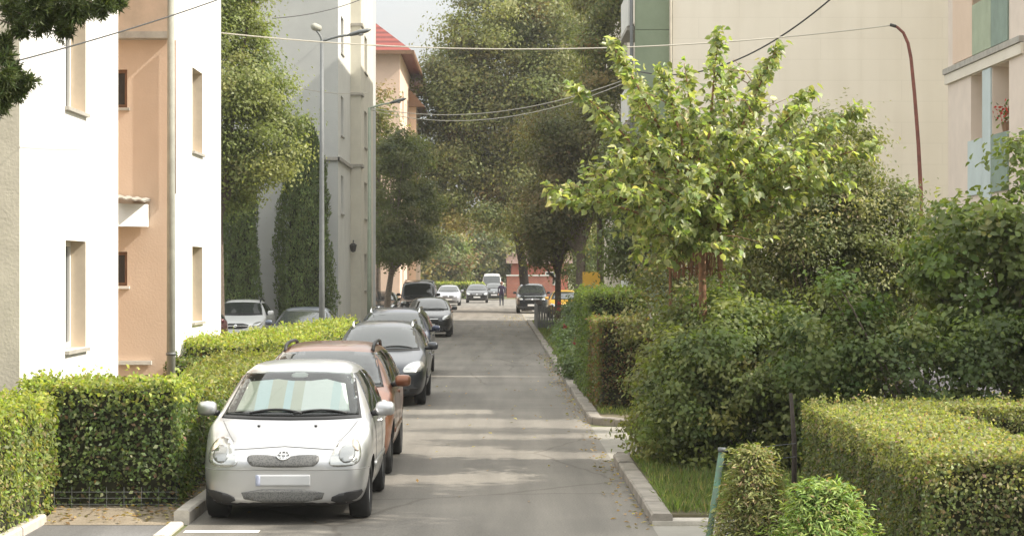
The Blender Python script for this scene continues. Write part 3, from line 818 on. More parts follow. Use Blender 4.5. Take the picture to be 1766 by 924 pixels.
def project(bvh, poly, axis, off=.004, thick=.012, step=.04, name='panel'):
    """panel conforming to the car shell: 2-D outline sent along 'front','rear','left','right' on to the body"""
    n = len(poly); pts = []
    for i in range(n):
        a = Vector(poly[i]); b = Vector(poly[(i + 1) % n]); k = max(1, int((b - a).length / step))
        pts += [a.lerp(b, j / k) for j in range(k)]
    ob = list(range(len(pts)))
    xs = [p.x for p in pts]; ys = [p.y for p in pts]
    gx = np.arange(min(xs) + step * .6, max(xs), step); gy = np.arange(min(ys) + step * .6, max(ys), step)
    inner = []
    if len(gx) and len(gy):
        X, Y = np.meshgrid(gx, gy); X = X.ravel(); Y = Y.ravel()
        ok = in_poly(X, Y, [(p.x, p.y) for p in pts])
        inner = [Vector((x, y)) for x, y in zip(X[ok], Y[ok])]
    vs, es, fs, *_ = delaunay_2d_cdt(pts + inner, [(i, (i + 1) % len(pts)) for i in ob], [], 1, 1e-5)
    if not fs:
        vs, es, fs, *_ = delaunay_2d_cdt(pts, [], [ob], 1, 1e-5)
    d = {'front': Vector((0, 1, 0)), 'rear': Vector((0, -1, 0)), 'right': Vector((-1, 0, 0)), 'left': Vector((1, 0, 0)), 'top': Vector((0, 0, -1))}[axis]
    P = []; last = None
    hit = []
    for p in vs:
        o = {'front': (p.x, -3, p.y), 'rear': (p.x, 12, p.y), 'right': (4, p.x, p.y), 'left': (-4, p.x, p.y), 'top': (p.x, p.y, 6)}[axis]
        h, nn, *_ = bvh.ray_cast(Vector(o), d)
        hit.append((h + (nn if nn.dot(d) < 0 else -nn) * off) if h is not None else None)
    good = [h for h in hit if h is not None]
    if not good: return MB()
    for p, h in zip(vs, hit):
        if h is None:
            j = min((k for k in range(len(vs)) if hit[k] is not None), key=lambda k: (vs[k] - p).length)
            q = hit[j].copy()
            if axis in ('front', 'rear'): q.x = p.x; q.z = p.y
            h = q
        P.append(h)
    mb = MB(); mb.keep = False
    bm = bmesh.new()
    V = [bm.verts.new(p) for p in P]
    for f in fs:
        try: bm.faces.new([V[i] for i in f])
        except ValueError: pass
    bmesh.ops.recalc_face_normals(bm, faces=bm.faces)
    be = [e for e in bm.edges if e.is_boundary]
    ext = bmesh.ops.extrude_edge_only(bm, edges=be)
    for e in ext['geom']:
        if isinstance(e, bmesh.types.BMVert): e.co += d * thick
    bm.verts.index_update()
    mb.add([v.co.copy() for v in bm.verts], [tuple(v.index for v in f.verts) for f in bm.faces])
    bm.free()
    return mb

def car_stations(s):
    L, hw, H, nz, cy, cz, hy, hz, belt = s['L'], s['W'] / 2, s['H'], s['nose'], s['cowl'][0], s['cowl'][1], s['head'][0], s['head'][1], s['belt']
    wt = s.get('roofw', .68) * hw; g = s.get('gc', .17)
    blunt = s.get('blunt', 0)
    S = []
    def st(y, zb, zs, zt, w, c, top=None): S.append((y, zb, zs, zt, w * hw, c, top if top is not None else wt))
    st(0, g + .09 - .05 * blunt, nz - .24 + .1 * blunt, nz - .17 + .1 * blunt, .62 + .2 * blunt, 0)
    st(.05, g + .03, nz - .14 + .06 * blunt, nz - .08 + .06 * blunt, .80 + .12 * blunt, 0)
    st(.20, g, nz - .06, nz + .02, .93 + .04 * blunt, 0)
    st(.48, g, nz + .02, nz + .10, .985, 0)
    zm = nz + .10 + (cz - nz - .10) * .62
    st((.48 + cy) / 2, g, (nz + .02 + belt) / 2, zm, 1.0, 0)
    st(cy - .07, g, belt - .015, cz - .004, 1.0, 0)
    st(cy + .05, g, belt, cz + .05, 1.0, .35, hw * .80)
    my = (cy + hy) / 2; st(my, g, belt + .005, (cz + hz) / 2 + .035, 1.0, .85, (wt + hw * .80) / 2)
    st(hy, g, belt + .01, hz, 1.0, 1)
    st(hy + .30, g, belt + .015, min(H, hz + .07), 1.0, 1)
    k = s['kind']
    if k == 'hatch':
        st((hy + L) / 2 - .1, g, belt + .03, H, 1.0, 1); st(L - .55, g, belt + .05, H - .05, .99, 1); st(L - .30, g, belt + .06, H - .22, .97, 1, wt * .97)
        st(L - .10, g + .04, belt + .03, belt + .16, .94, .4, hw * .78); st(L - .03, g + .06, belt - .12, belt - .06, .88, 0); st(L, g + .12, belt - .3, belt - .24, .78, 0)
    elif k == 'wagon':
        st((hy + L) / 2 + .1, g, belt + .03, H, 1.0, 1); st(L - .45, g, belt + .04, H - .05, .98, 1); st(L - .26, g, belt + .05, H - .16, .97, 1, wt * .97)
        st(L - .09, g + .04, belt + .02, belt + .14, .94, .4, hw * .78); st(L - .03, g + .06, belt - .12, belt - .06, .88, 0); st(L, g + .12, belt - .3, belt - .24, .78, 0)
    elif k == 'sedan':
        st((hy + L) / 2 - .25, g, belt + .02, H, 1.0, 1); st(L - 1.35, g, belt + .03, H - .06, 1.0, 1); st(L - .95, g, belt + .03, (H + belt) / 2 + .06, .99, .8, wt * 1.05)
        st(L - .62, g, belt + .03, belt + .11, .98, .2, hw * .8); st(L - .12, g + .03, belt - .02, belt + .06, .93, 0); st(L - .03, g + .06, belt - .2, belt - .12, .86, 0); st(L, g + .12, belt - .35, belt - .28, .76, 0)
    elif k == 'box':
        st((hy + L) / 2 + .1, g, belt + .02, H, 1.0, 1); st(L - .22, g, belt + .02, H - .02, 1.0, 1); st(L - .09, g, belt + .02, H - .14, .99, 1)
        st(L - .05, g + .02, belt, belt + .12, .97, .4, hw * .85); st(L - .02, g + .05, belt - .2, belt - .1, .93, 0); st(L, g + .1, belt - .4, belt - .3, .86, 0)
    return S

def ring(s):
    y, zb, zs, zt, hw, c, wt = s
    lo = [(0, zb), (hw * .78, zb), (hw * .94, zb + .06), (hw, zb + (zs - zb) * .5), (hw * .985, zs - .06 * min(1, (zs - zb) / .4)), (hw * .945, zs)]
    hood = [(hw * .87, zs + (zt - zs) * .55), (hw * .68, zs + (zt - zs) * .86), (hw * .36, zt - .006), (0, zt)]
    m = (hw * .945 + wt) / 2 + .02
    cab = [(m, zs + (zt - zs) * .5), (wt, zt - .075), (wt * .74, zt - .014), (0, zt)]
    top = [tuple(a * (1 - c) + b * c for a, b in zip(p, q)) for p, q in zip(hood, cab)]
    half = lo + top
    full = half + [(-x, z) for x, z in half[-2:0:-1]]
    return [(x, y, z) for x, z in full]

def car(name, label, loc, s, m, rz=0, detail=2, cat='car', group='cars parked along the street'):
    root = thing(name, label, cat, (*loc, 0.0), group, rz)
    S = car_stations(s)
    rings = [ring(x) for x in S]
    k = len(rings[0]); V = [v for r in rings for v in r]; Fc = []
    for i in range(len(rings) - 1):
        for j in range(k):
            Fc.append((i * k + j, i * k + (j + 1) % k, (i + 1) * k + (j + 1) % k, (i + 1) * k + j))
    # caps: quad strips across the ring
    h = k // 2
    for base, fl in ((0, False), ((len(rings) - 1) * k, True)):
        for j in range(h):
            a, b = j, j + 1; c, d = k - j - 1, (k - j) % k
            if j == 0: f = (base + 0, base + 1, base + k - 1)
            elif j == h - 1: f = (base + h - 1, base + h, base + h + 1)
            else: f = (base + a, base + b, base + c, base + d)
            Fc.append(f if fl else f[::-1])
    me = bpy.data.meshes.new('body'); me.from_pydata(V, [], Fc)
    bm = bmesh.new(); bm.from_mesh(me); bmesh.ops.recalc_face_normals(bm, faces=bm.faces); bm.to_mesh(me); bm.free()
    tmp = bpy.data.objects.new('tmp', me); COL.objects.link(tmp)
    sb = tmp.modifiers.new('s', 'SUBSURF'); sb.levels = 2; sb.render_levels = 2
    dg = bpy.context.evaluated_depsgraph_get()
    smooth = bpy.data.meshes.new_from_object(tmp.evaluated_get(dg))
    bm = bmesh.new(); bm.from_mesh(smooth); bvh = BVHTree.FromBMesh(bm); bm.free()
    hw = s['W'] / 2; wr = s.get('wr', .30); fy, ry = s['axles']; ar = wr + .055; zc = wr
    cut = MB()
    for y in (fy, ry):
        for sx in (-1, 1):
            cut.tube([(sx * (hw - .26), y, zc), (sx * (hw + .2), y, zc)], ar, 28)
    cm = bpy.data.meshes.new('cut'); cm.from_pydata(cut.v, [], cut.f)
    bm = bmesh.new(); bm.from_mesh(cm); bmesh.ops.recalc_face_normals(bm, faces=bm.faces); bm.to_mesh(cm); bm.free()
    co = bpy.data.objects.new('cut', cm); COL.objects.link(co)
    bo = tmp.modifiers.new('b', 'BOOLEAN'); bo.object = co; bo.operation = 'DIFFERENCE'; bo.solver = 'EXACT'
    dg = bpy.context.evaluated_depsgraph_get(); dg.update()
    body = bpy.data.meshes.new_from_object(tmp.evaluated_get(dg))
    bpy.data.objects.remove(tmp); bpy.data.objects.remove(co); bpy.data.meshes.remove(me); bpy.data.meshes.remove(cm); bpy.data.meshes.remove(smooth)
    body.name = 'body'; body.materials.clear()
    bo_ = link('body', body, [m, M_BLACKP], root, True, local=True)
    mi = []
    for p in body.polygons:
        c = p.center
        inn = any(math.hypot(c.y - y, c.z - zc) < ar + .004 for y in (fy, ry)) and (abs(c.x) > hw - .30)
        under = p.normal.z < -.75 and c.z < .35
        mi.append(1 if inn or under else 0)
    body.polygons.foreach_set('material_index', mi)
    if hasattr(body, 'set_sharp_from_angle'): body.set_sharp_from_angle(angle=R(40))
    L, H = s['L'], s['H']; nz = s['nose']; cy, cz = s['cowl']; hy, hz = s['head']; belt = s['belt']
    def P(n, poly, ax, mt, off=.004, par=None, th=.012, step=.05, lab=None):
        b = project(bvh, poly, ax, off, th, step)
        if not b.f: return None
        return b.build(n, mt, par or root, True, local=True, label=lab)
    mir = lambda poly: [(-x, z) for x, z in poly][::-1]
    wt = s.get('roofw', .68) * hw
    wsb, wst = hw * .80, wt * .93
    z0, z1 = cz + .035, hz - .035
    wsp = [(-wsb, z0), (-wsb * .5, z0 - .012), (0, z0 - .016), (wsb * .5, z0 - .012), (wsb, z0), (wst, z1), (wst * .5, z1 + .02), (0, z1 + .026), (-wst * .5, z1 + .02), (-wst, z1)]
    gl = P('windscreen', wsp, 'front', s.get('glass', M_CGLASS), .006)
    P('windscreen_surround', [(x * 1.05, z0 - .03 + (z - z0) * 1.045) for x, z in wsp], 'front', M_BLACKP, .002)
    # side glazing
    zt = H - .125; bz = belt + .045
    ax0 = cy + .36 * (hy - cy) + .12
    c = s['kind']
    mid = s.get('bpillar', (hy + .75))
    end = {'hatch': L - .62, 'wagon': L - .5, 'sedan': L - 1.15, 'box': L - .35}[c]
    f1 = [(ax0, bz), (mid - .04, bz + .01), (mid - .04, zt), (hy + .16, zt - .015)]
    r1 = [(mid + .04, bz + .012), (end + .12, bz + .035), (end - .12, zt - .03), (mid + .04, zt)]
    if c == 'sedan': r1 = [(mid + .04, bz + .012), (end + .16, bz + .03), (end - .2, zt - .03), (mid + .04, zt)]
    for ax in ('right', 'left'):
        P('side_window', f1, ax, M_CGLASS2, .004); P('side_window', r1, ax, M_CGLASS2, .004)
        P('door_handle', [(mid - .25, belt - .09), (mid - .08, belt - .085), (mid - .08, belt - .055), (mid - .25, belt - .06)], ax, m, .022, th=.02)
        P('door_seam', [(mid - .006, .32), (mid + .006, .32), (mid + .006, belt + .03), (mid - .006, belt + .03)], ax, M_BLACKP, .002)
        P('door_seam', [(ax0 + .0, .34), (ax0 + .011, .34), (ax0 + .011, belt + .02), (ax0 + .0, belt + .02)], ax, M_BLACKP, .002)
        if detail > 1: P('rubbing_strip', [(fy + ar + .08, .46), (ry - ar - .05, .46), (ry - ar - .05, .515), (fy + ar + .08, .515)], ax, s.get('strip', m), .014, th=.015)
    zr = H - .16
    if c != 'sedan': P('rear_window', [(-wt * .85, belt + .14), (wt * .85, belt + .14), (wt * .78, zr), (-wt * .78, zr)], 'rear', M_CGLASS2, .005)
    else: P('rear_window', [(-wt * .95, belt + .16), (wt * .95, belt + .16), (wt * .8, zr), (-wt * .8, zr)], 'rear', M_CGLASS2, .005)
    tl = [(hw * .62, belt - .28), (hw * .88, belt - .26), (hw * .86, belt + .02), (hw * .70, belt + .0)]
    P('tail_light', chaikin(tl, 1), 'rear', M_RED, .008); P('tail_light', chaikin(mir(tl), 1), 'rear', M_RED, .008)
    # face
    for n_, poly, mt, off in s['face']:
        two = n_.startswith('2')
        nm = n_[1:] if two else n_
        P(nm, poly, 'front', mt, off, step=.035)
        if two: P(nm, mir(poly), 'front', mt, off, step=.035)
    # wheels
    for y in (fy, ry):
        for sx in (-1, 1):
            xo = sx * (hw - .035); xi = sx * (hw - .235)
            t = MB(); prof = [(xi, wr * .66), (xi, wr * .93), (xi + sx * .03, wr), (xo - sx * .03, wr), (xo, wr * .93), (xo - sx * .004, wr * .66)]
            n = 28; vv = []; ff = []
            for i in range(n):
                a = 2 * math.pi * i / n
                vv += [(x, y + r * math.cos(a), wr + r * math.sin(a)) for x, r in prof]
            q = len(prof)
            for i in range(n):
                for j in range(q): ff.append((i * q + j, i * q + (j + 1) % q, ((i + 1) % n) * q + (j + 1) % q, ((i + 1) % n) * q + j))
            t.add(vv, ff); wo = t.build('wheel', M_TYRE, root, True, local=True)
            r_ = MB(); xf = xo - sx * .018
            r_.tube([(xf - sx * .10, y, wr), (xf - sx * .012, y, wr)], wr * .22, 12)
            ns = s.get('spokes', 5)
            for i in range(ns):
                a = 2 * math.pi * i / ns + .3
                u = Vector((0, math.cos(a), math.sin(a))); w_ = Vector((0, -math.sin(a), math.cos(a))); cc = Vector((0, y, wr))
                qv = []
                for rr, ww in ((wr * .12, .05), (wr * .645, .035)):
                    for sg in (-1, 1):
                        for xx in (xf - sx * .03, xf - sx * .008): qv.append(cc + u * rr + w_ * sg * ww + Vector((xx, 0, 0)))
                r_.add(qv, [(0, 1, 3, 2), (4, 6, 7, 5), (0, 4, 5, 1), (2, 3, 7, 6), (1, 5, 7, 3), (0, 2, 6, 4)])
            rim_ring = [(xf - sx * .004, wr * .60), (xf, wr * .675), (xf - sx * .14, wr * .64), (xf - sx * .14, wr * .56)]
            vv = []; ff = []
            for i in range(n):
                a = 2 * math.pi * i / n
                vv += [(x, y + r * math.cos(a), wr + r * math.sin(a)) for x, r in rim_ring]
            for i in range(n):
                for j in range(4): ff.append((i * 4 + j, i * 4 + (j + 1) % 4, ((i + 1) % n) * 4 + (j + 1) % 4, ((i + 1) % n) * 4 + j))
            r_.add(vv, ff); r_.build('rim', M_RIM, wo, True, local=True)
            hb_ = MB(); hb_.tube([(xf - sx * .15, y, wr), (xf - sx * .11, y, wr)], wr * .63, 20); hb_.build('hub', M_BLACKP, wo, local=True)
    # mirrors
    for sx in (-1, 1):
        mz = belt + .10; my_ = ax0 + .06
        mh = MB()
        vs = []; 
        for i, (f, ww, hh) in enumerate(((0, .07, .045), (.03, .095, .07), (.10, .10, .075), (.14, .09, .066))):
            for a in range(12):
                an = 2 * math.pi * a / 12
                cx_, sn = math.cos(an), math.sin(an)
                sg = lambda q: math.copysign(abs(q) ** .6, q)
                vs.append((sx * (hw + .075) + ww * sg(cx_), my_ - .07 + f, mz + hh * sg(sn)))
        fs = [(i * 12 + a, i * 12 + (a + 1) % 12, (i + 1) * 12 + (a + 1) % 12, (i + 1) * 12 + a) for i in range(3) for a in range(12)]
        fs += [tuple(range(11, -1, -1)), tuple(range(36, 48))]
        mh.add(vs, fs)
        mo = mh.build('mirror', s.get('mirror', m), root, True, local=True)
        ar_ = MB(); ar_.tube([(sx * (hw * .93), my_ - .0, mz - .05), (sx * (hw + .03), my_ - .01, mz - .035)], .03, 8); ar_.build('mirror_arm', M_BLACKP, mo, True, local=True)
        gg = MB(); gg.box(sx * (hw + .075) - .08, sx * (hw + .075) + .08, my_ + .0705, my_ + .074, mz - .055, mz + .055); gg.build('mirror_glass', M_CGLASS, mo, local=True)
    # wipers lie on the windscreen foot
    if detail > 0:
        for x0, x1, zz in ((-.42 * hw * 1.2, .12 * hw, .05), (.0 * hw + .02, .66 * hw, .045)):
            pts_ = []
            for i in range(9):
                t = i / 8; x = x0 + (x1 - x0) * t; z = cz + .03 + zz * math.sin(math.pi * min(1, t * .8 + .1)) * (1 if detail > 1 else .6)
                h_, *_ = bvh.ray_cast(Vector((x, -3, z)), Vector((0, 1, 0)))
                if h_: pts_.append(h_ + Vector((0, -.022, .008)))
            if len(pts_) > 2: MB().tube(pts_, .011, 6).build('wiper', M_BLACKP, root, True, local=True)
    # roof rails
    if s.get('rails'):
        for sx in (-1, 1):
            pts_ = []
            for i in range(13):
                y = hy + .22 + (end - .05 - hy - .22) * i / 12; x = sx * wt * .9
                h_, *_ = bvh.ray_cast(Vector((x, y, 6)), Vector((0, 0, -1)))
                if h_: pts_.append(h_ + Vector((0, 0, .055 if 0 < i < 12 else .0)))
            MB().tube(pts_, .022, 8).build('roof_rail', s['rails'], root, True, local=True)
    MB().tube([(0.0, hy + .22, H - .05), (0.0, hy + .30, H + .28)], .008, 6).build('aerial', M_BLACKP, root, True, local=True) if s.get('aerial') else None
    return root, bvh

rect = lambda x0, x1, z0, z1: [(x0, z0), (x1, z0), (x1, z1), (x0, z1)]
def std_face(s, lamp=None, grille=None, intake=None, plate=True, fog=True, badge=True, gmat=None):
    hw, nz, g = s['W'] / 2, s['nose'], s.get('gc', .17)
    lamp = lamp or [(.58, nz - .17), (.86, nz - .12), (.93, nz - .01), (.88, nz + .03), (.62, nz - .02)]
    f = [('2headlight', chaikin([(x * hw, z) for x, z in lamp], 2), M_LAMP, .008)]
    gr = grille or [(-.42, nz - .20), (.42, nz - .20), (.48, nz - .03), (-.48, nz - .03)]
    f.append(('grille', chaikin([(x * hw, z) for x, z in gr], 1), gmat or M_BLACKP, .006))
    f.append(('chrome_bar', rect(-.44 * hw, .44 * hw, nz - .125, nz - .10), M_CHROME, .011))
    f.append(('lower_intake', chaikin(intake or rect(-.62 * hw, .62 * hw, g + .10, g + .20), 1), M_BLACKP, .006))
    if plate: f.append(('number_plate', rect(-.26, .26, g + .215, g + .325), M_PLATE, .014))
    if fog: f.append(('2fog_light', chaikin(rect(.66 * hw, .84 * hw, g + .10, g + .18), 2), M_BLACKP, .007))
    if badge: f.append(('badge', [(.05 * math.cos(a), nz - .112 + .05 * math.sin(a)) for a in [2 * math.pi * i / 14 for i in range(14)]], M_CHROME, .018))
    return f

# silver hatchback in the foreground
sp = dict(kind='hatch', L=3.62, W=1.66, H=1.50, nose=.74, cowl=(.80, .96), head=(1.62, 1.40), belt=.93, axles=(.70, 3.07), wr=.285, roofw=.70, gc=.155, bpillar=2.25, blunt=.25)
hl = [(.425, .555), (.70, .56), (.735, .66), (.70, .775), (.61, .815), (.52, .78), (.455, .66)]
M_SILVER = paint('silver_paint', (.50, .505, .51), .7, .32)
M_SHADE = None
def glass_clear():
    m, t, b = new_mat('windscreen_glass')
    tr = t.nodes.new('ShaderNodeBsdfTransparent'); tr.inputs['Color'].default_value = (.80, .86, .83, 1)
    gl = t.nodes.new('ShaderNodeBsdfGlossy'); gl.inputs['Roughness'].default_value = .02
    fr = t.nodes.new('ShaderNodeFresnel'); fr.inputs['IOR'].default_value = 1.6
    mx = t.nodes.new('ShaderNodeMixShader')
    t.links.new(fr.outputs[0], mx.inputs[0]); t.links.new(tr.outputs[0], mx.inputs[1]); t.links.new(gl.outputs[0], mx.inputs[2])
    t.links.new(mx.outputs[0], t.nodes['Material Output'].inputs['Surface'])
    return m
sp['glass'] = glass_clear()
sp['face'] = [('2headlight', chaikin(hl, 2), M_LAMP, .010),
              ('grille', chaikin([(-.345, .65), (-.30, .665), (-.10, .66), (0, .625), (.10, .66), (.30, .665), (.345, .65), (.34, .60), (.28, .555), (-.28, .555), (-.34, .60)], 1), M_GRILLE, .008),
              ('lower_intake', chaikin([(-.41, .345), (.41, .345), (.36, .222), (-.36, .222)], 1), M_GRILLE, .008),
              ('2lamp_bowl', [(.60 + .075 * math.cos(a), .665 + .075 * math.sin(a)) for a in [2 * math.pi * i / 16 for i in range(16)]], mat('lamp_bowl_grey', (.26, .27, .27), .3, metal=.6, coat=1), .014),
              ('2indicator', chaikin([(.655, .70), (.715, .68), (.69, .77), (.63, .795)], 1), mat('indicator_lens', (.50, .42, .34), .25, metal=.3, coat=1), .014),
              ('2corner_intake', chaikin([(.45, .22), (.47, .29), (.73, .345), (.745, .29), (.67, .225)], 1), M_BLACKP, .008),
              ('number_plate', rect(-.26, .26, .375, .485), mat('blank_plate', (.46, .47, .48), .55), .014),
              ('plate_band', rect(-.259, -.215, .378, .482), mat('plate_blue', (.36, .39, .50), .55), .016),
              ('bumper_seam', rect(-.80, .80, .525, .533), mat('seam_grey', (.25, .25, .24), .7), .003)]
ya, yb = car('parked_car', 'silver hatchback with a foil sunshade behind its windscreen, nearest in the kerbside row', (-2.03, 19.35), sp, M_SILVER)
ec = MB()
for rx, rz_, cx_, cz_ in ((.062, .042, 0, .668), (.022, .040, 0, .668), (.052, .016, 0, .684)):
    pts_ = []
    for i in range(17):
        a = 2 * math.pi * i / 16; x, z = cx_ + rx * math.cos(a), cz_ + rz_ * math.sin(a)
        h_, *_ = yb.ray_cast(Vector((x, -3, z)), Vector((0, 1, 0)))
        pts_.append(Vector((x, (h_.y if h_ else 0) - .016, z)))
    ec.tube(pts_, .0065, 6, cap=False)
ec.build('emblem', M_CHROME, ya, True, local=True)
for sx in (-1, 1):
    sm_ = project(yb, [(sx * .50, .30), (sx * .508, .30), (sx * .668, .74), (sx * .660, .745)], 'top', .002, .004, .05)
    sm_.build('bonnet_seam', mat('seam_dark', (.16, .16, .16), .7), ya, True, local=True)
sm_ = project(yb, [(-.50, .712), (0, .742), (.50, .712), (.50, .706), (0, .736), (-.50, .706)], 'front', .002, .004, .05)
sm_.build('bonnet_seam', mat('seam_dark', (.16, .16, .16), .7), ya, True, local=True)
# bonnet washers
for x in (-.30, .26):
    h_, *_ = yb.ray_cast(Vector((x, .62, 5)), Vector((0, 0, -1)))
    if h_: MB().tube([h_ - Vector((0, 0, .01)), h_ + Vector((0, 0, .012))], .016, 8).build('washer_jet', M_BLACKP, ya, True, local=True)
# crumpled foil sunshade lying behind the glass
def shade_mat():
    m, t, b = new_mat('sunshade_foil')
    g = t.nodes.new('ShaderNodeTexCoord'); sx_ = t.nodes.new('ShaderNodeSeparateXYZ'); t.links.new(g.outputs['Object'], sx_.inputs[0])
    r = t.nodes.new('ShaderNodeValToRGB'); r.color_ramp.interpolation = 'CONSTANT'
    mp = t.nodes.new('ShaderNodeMapRange'); mp.inputs['From Min'].default_value = -.62; mp.inputs['From Max'].default_value = .62
    t.links.new(sx_.outputs['X'], mp.inputs['Value']); t.links.new(mp.outputs[0], r.inputs['Fac'])
    cols = [(0, (.80, .79, .70)), (.10, (.74, .73, .63)), (.19, (.80, .88, .89)), (.30, (.76, .74, .64)), (.42, (.78, .87, .89)), (.48, (.77, .75, .66)), (.57, (.93, .93, .91)), (.80, (.80, .87, .87)), (.87, (.90, .91, .89)), (.94, (.72, .75, .68))]
    e = r.color_ramp.elements
    e[0].position = 0; e[0].color = (*cols[0][1], 1); e[1].position = cols[1][0]; e[1].color = (*cols[1][1], 1)
    for p_, c_ in cols[2:]:
        q = e.new(p_); q.color = (*c_, 1)
    t.links.new(r.outputs['Color'], b.inputs['Base Color']); b.inputs['Roughness'].default_value = .5
    n = t.nodes.new('ShaderNodeTexNoise'); n.inputs['Scale'].default_value = 9; t.links.new(g.outputs['Object'], n.inputs['Vector'])
    bp = t.nodes.new('ShaderNodeBump'); bp.inputs['Strength'].default_value = .5; bp.inputs['Distance'].default_value = .03
    t.links.new(n.outputs['Fac'], bp.inputs['Height']); t.links.new(bp.outputs['Normal'], b.inputs['Normal'])
    return m
so = project(yb, [(-.57, 1.02), (.57, 1.02), (.49, 1.27), (.30, 1.315), (.14, 1.30), (-.05, 1.30), (-.20, 1.315), (-.49, 1.29)], 'front', .0045, .004, .05)
for i, v in enumerate(so.v): so.v[i] = (v[0], v[1], v[2])
sh = so.build('sunshade', shade_mat(), None, True); sh.location = (-2.03, 19.35, 0)
tag(sh, 'striped foil sunshade spread behind the windscreen of the silver hatchback', 'sunshade')
b_ = project(yb, chaikin([(-.07, 1.325), (.10, 1.325), (.10, 1.375), (-.07, 1.375)], 1), 'front', .0050, .004, .04)
b_.build('rearview_mirror', mat('mirror_shell', (.55, .56, .54), .4), ya, True, local=True)

# copper coloured family car behind it
s2 = dict(kind='wagon', L=4.05, W=1.75, H=1.54, nose=.80, cowl=(.92, 1.02), head=(1.62, 1.44), belt=.98, axles=(.80, 3.38), wr=.305, roofw=.70, gc=.17, rails=M_BLACKP, bpillar=2.35)
s2['face'] = std_face(s2, lamp=[(.50, .62), (.86, .64), (.95, .78), (.92, .90), (.70, .86), (.52, .74)])
M_COPPER = paint('copper_paint', (.215, .085, .042), .55, .34)
car('parked_car', 'copper brown family car with black roof rails, second in the kerbside row', (-2.09, 23.6), s2, M_COPPER)
# dark grey estate
s3 = dict(kind='wagon', L=4.6, W=1.77, H=1.49, nose=.76, cowl=(1.08, .97), head=(1.85, 1.40), belt=.94, axles=(.88, 3.55), wr=.31, roofw=.70, rails=M_CHROME, bpillar=2.7)
s3['face'] = std_face(s3, lamp=[(.52, .60), (.86, .61), (.95, .70), (.92, .80), (.70, .79), (.54, .70)])
car('parked_car', 'dark grey estate car with pale roof rails, third in the kerbside row', (-2.13, 36.2), s3, paint('dark_grey_paint', (.045, .05, .06), .5, .28))
# dark blue estate
s4 = dict(kind='wagon', L=4.6, W=1.80, H=1.58, nose=.82, cowl=(1.05, 1.04), head=(1.75, 1.48), belt=1.0, axles=(.88, 3.55), wr=.32, roofw=.70, rails=M_CHROME)
s4['face'] = std_face(s4)
car('parked_car', 'dark blue estate car with shiny roof rails parked behind the dark grey one', (-2.36, 45.6), s4, paint('dark_blue_paint', (.018, .026, .055), .5, .25))
# dark green-grey hatch
s5 = dict(kind='hatch', L=4.2, W=1.76, H=1.46, nose=.78, cowl=(1.05, .98), head=(1.85, 1.38), belt=.95, axles=(.86, 3.45), wr=.32, roofw=.68)
s5['face'] = std_face(s5, grille=[(-.40, .42), (.40, .42), (.46, .74), (-.46, .74)])
car('parked_car', 'black hatchback with pointed headlights, last car before the boxy off-roader', (-2.50, 74.6), s5, paint('soot_black_paint', (.022, .024, .027), .4, .22), detail=1)
# boxy off-roader
s6 = dict(kind='box', L=4.3, W=1.78, H=2.02, nose=1.02, cowl=(1.15, 1.22), head=(1.45, 1.90), belt=1.20, axles=(.75, 3.35), wr=.37, roofw=.84, gc=.28, blunt=1, rails=M_BLACKP)
s6['face'] = std_face(s6)
car('parked_car', 'tall boxy black off-road car at the edge of the parking lot', (-3.75, 97), s6, paint('black_paint', (.012, .013, .014), .3, .25), detail=1)
s6b = dict(s5); s6b['face'] = std_face(s6b)
car('parked_car', 'dark green car glimpsed left of the boxy off-roader under the tree', (-5.7, 99), s6b, paint('dark_green_paint', (.02, .03, .028), .4, .25), detail=0)
s7 = dict(kind='sedan', L=4.5, W=1.76, H=1.46, nose=.76, cowl=(1.05, .97), head=(1.85, 1.38), belt=.94, axles=(.86, 3.5), wr=.31, roofw=.68)
s7['face'] = std_face(s7)
car('parked_car', 'silver grey saloon at the far end of the street', (-3.35, 143), s7, paint('silver_grey_paint', (.40, .41, .44), .5, .32), detail=0)
s8 = dict(kind='hatch', L=4.1, W=1.76, H=1.46, nose=.76, cowl=(1.0, .97), head=(1.75, 1.38), belt=.94, axles=(.84, 3.4), wr=.31, roofw=.68)
s8['face'] = std_face(s8)
car('parked_car', 'black hatchback with a white number plate next to the silver grey saloon', (-1.45, 156), s8, paint('gloss_black_paint', (.012, .012, .014), .3, .2), detail=0)
s9 = dict(s7); s9['face'] = std_face(s9)
car('car', 'dark car on the cross road beyond the walking person', (-.15, 171), s9, paint('dark_teal_paint', (.03, .04, .045), .4, .3), detail=0, group=None)
s9b = dict(kind='box', L=4.6, W=1.8, H=2.25, nose=1.02, cowl=(.85, 1.22), head=(1.35, 2.05), belt=1.22, axles=(.75, 3.4), wr=.33, roofw=.86, gc=.2, blunt=.7)
s9b['face'] = std_face(s9b)
car('delivery_van', 'white van at the far end of the street behind the dark car', (-.35, 180.2), s9b, paint('white_van_paint', (.80, .80, .78), 0, .4), detail=0, cat='van', group=None)
s10 = dict(kind='box', L=4.6, W=1.84, H=1.72, nose=.92, cowl=(1.1, 1.10), head=(1.75, 1.62), belt=1.08, axles=(.9, 3.55), wr=.35, roofw=.74, gc=.2, blunt=.4)
s10['face'] = std_face(s10)
car('parked_car', 'black sport utility car facing us on the right side beside the grey fence', (2.1, 117), s10, paint('blue_black_paint', (.016, .019, .024), .4, .25), detail=1)
s11 = dict(s8); s11['face'] = std_face(s11)
car('parked_car', 'yellow car half hidden behind the grey fence on the right', (3.6, 104), s11, paint('yellow_paint', (.62, .34, .04), 0, .35), detail=0)
s12 = dict(kind='sedan', L=4.3, W=1.75, H=1.53, nose=.82, cowl=(1.0, 1.03), head=(1.75, 1.44), belt=1.0, axles=(.82, 3.4), wr=.31, roofw=.70, rails=M_BLACKP, blunt=.3)
s12['face'] = std_face(s12)
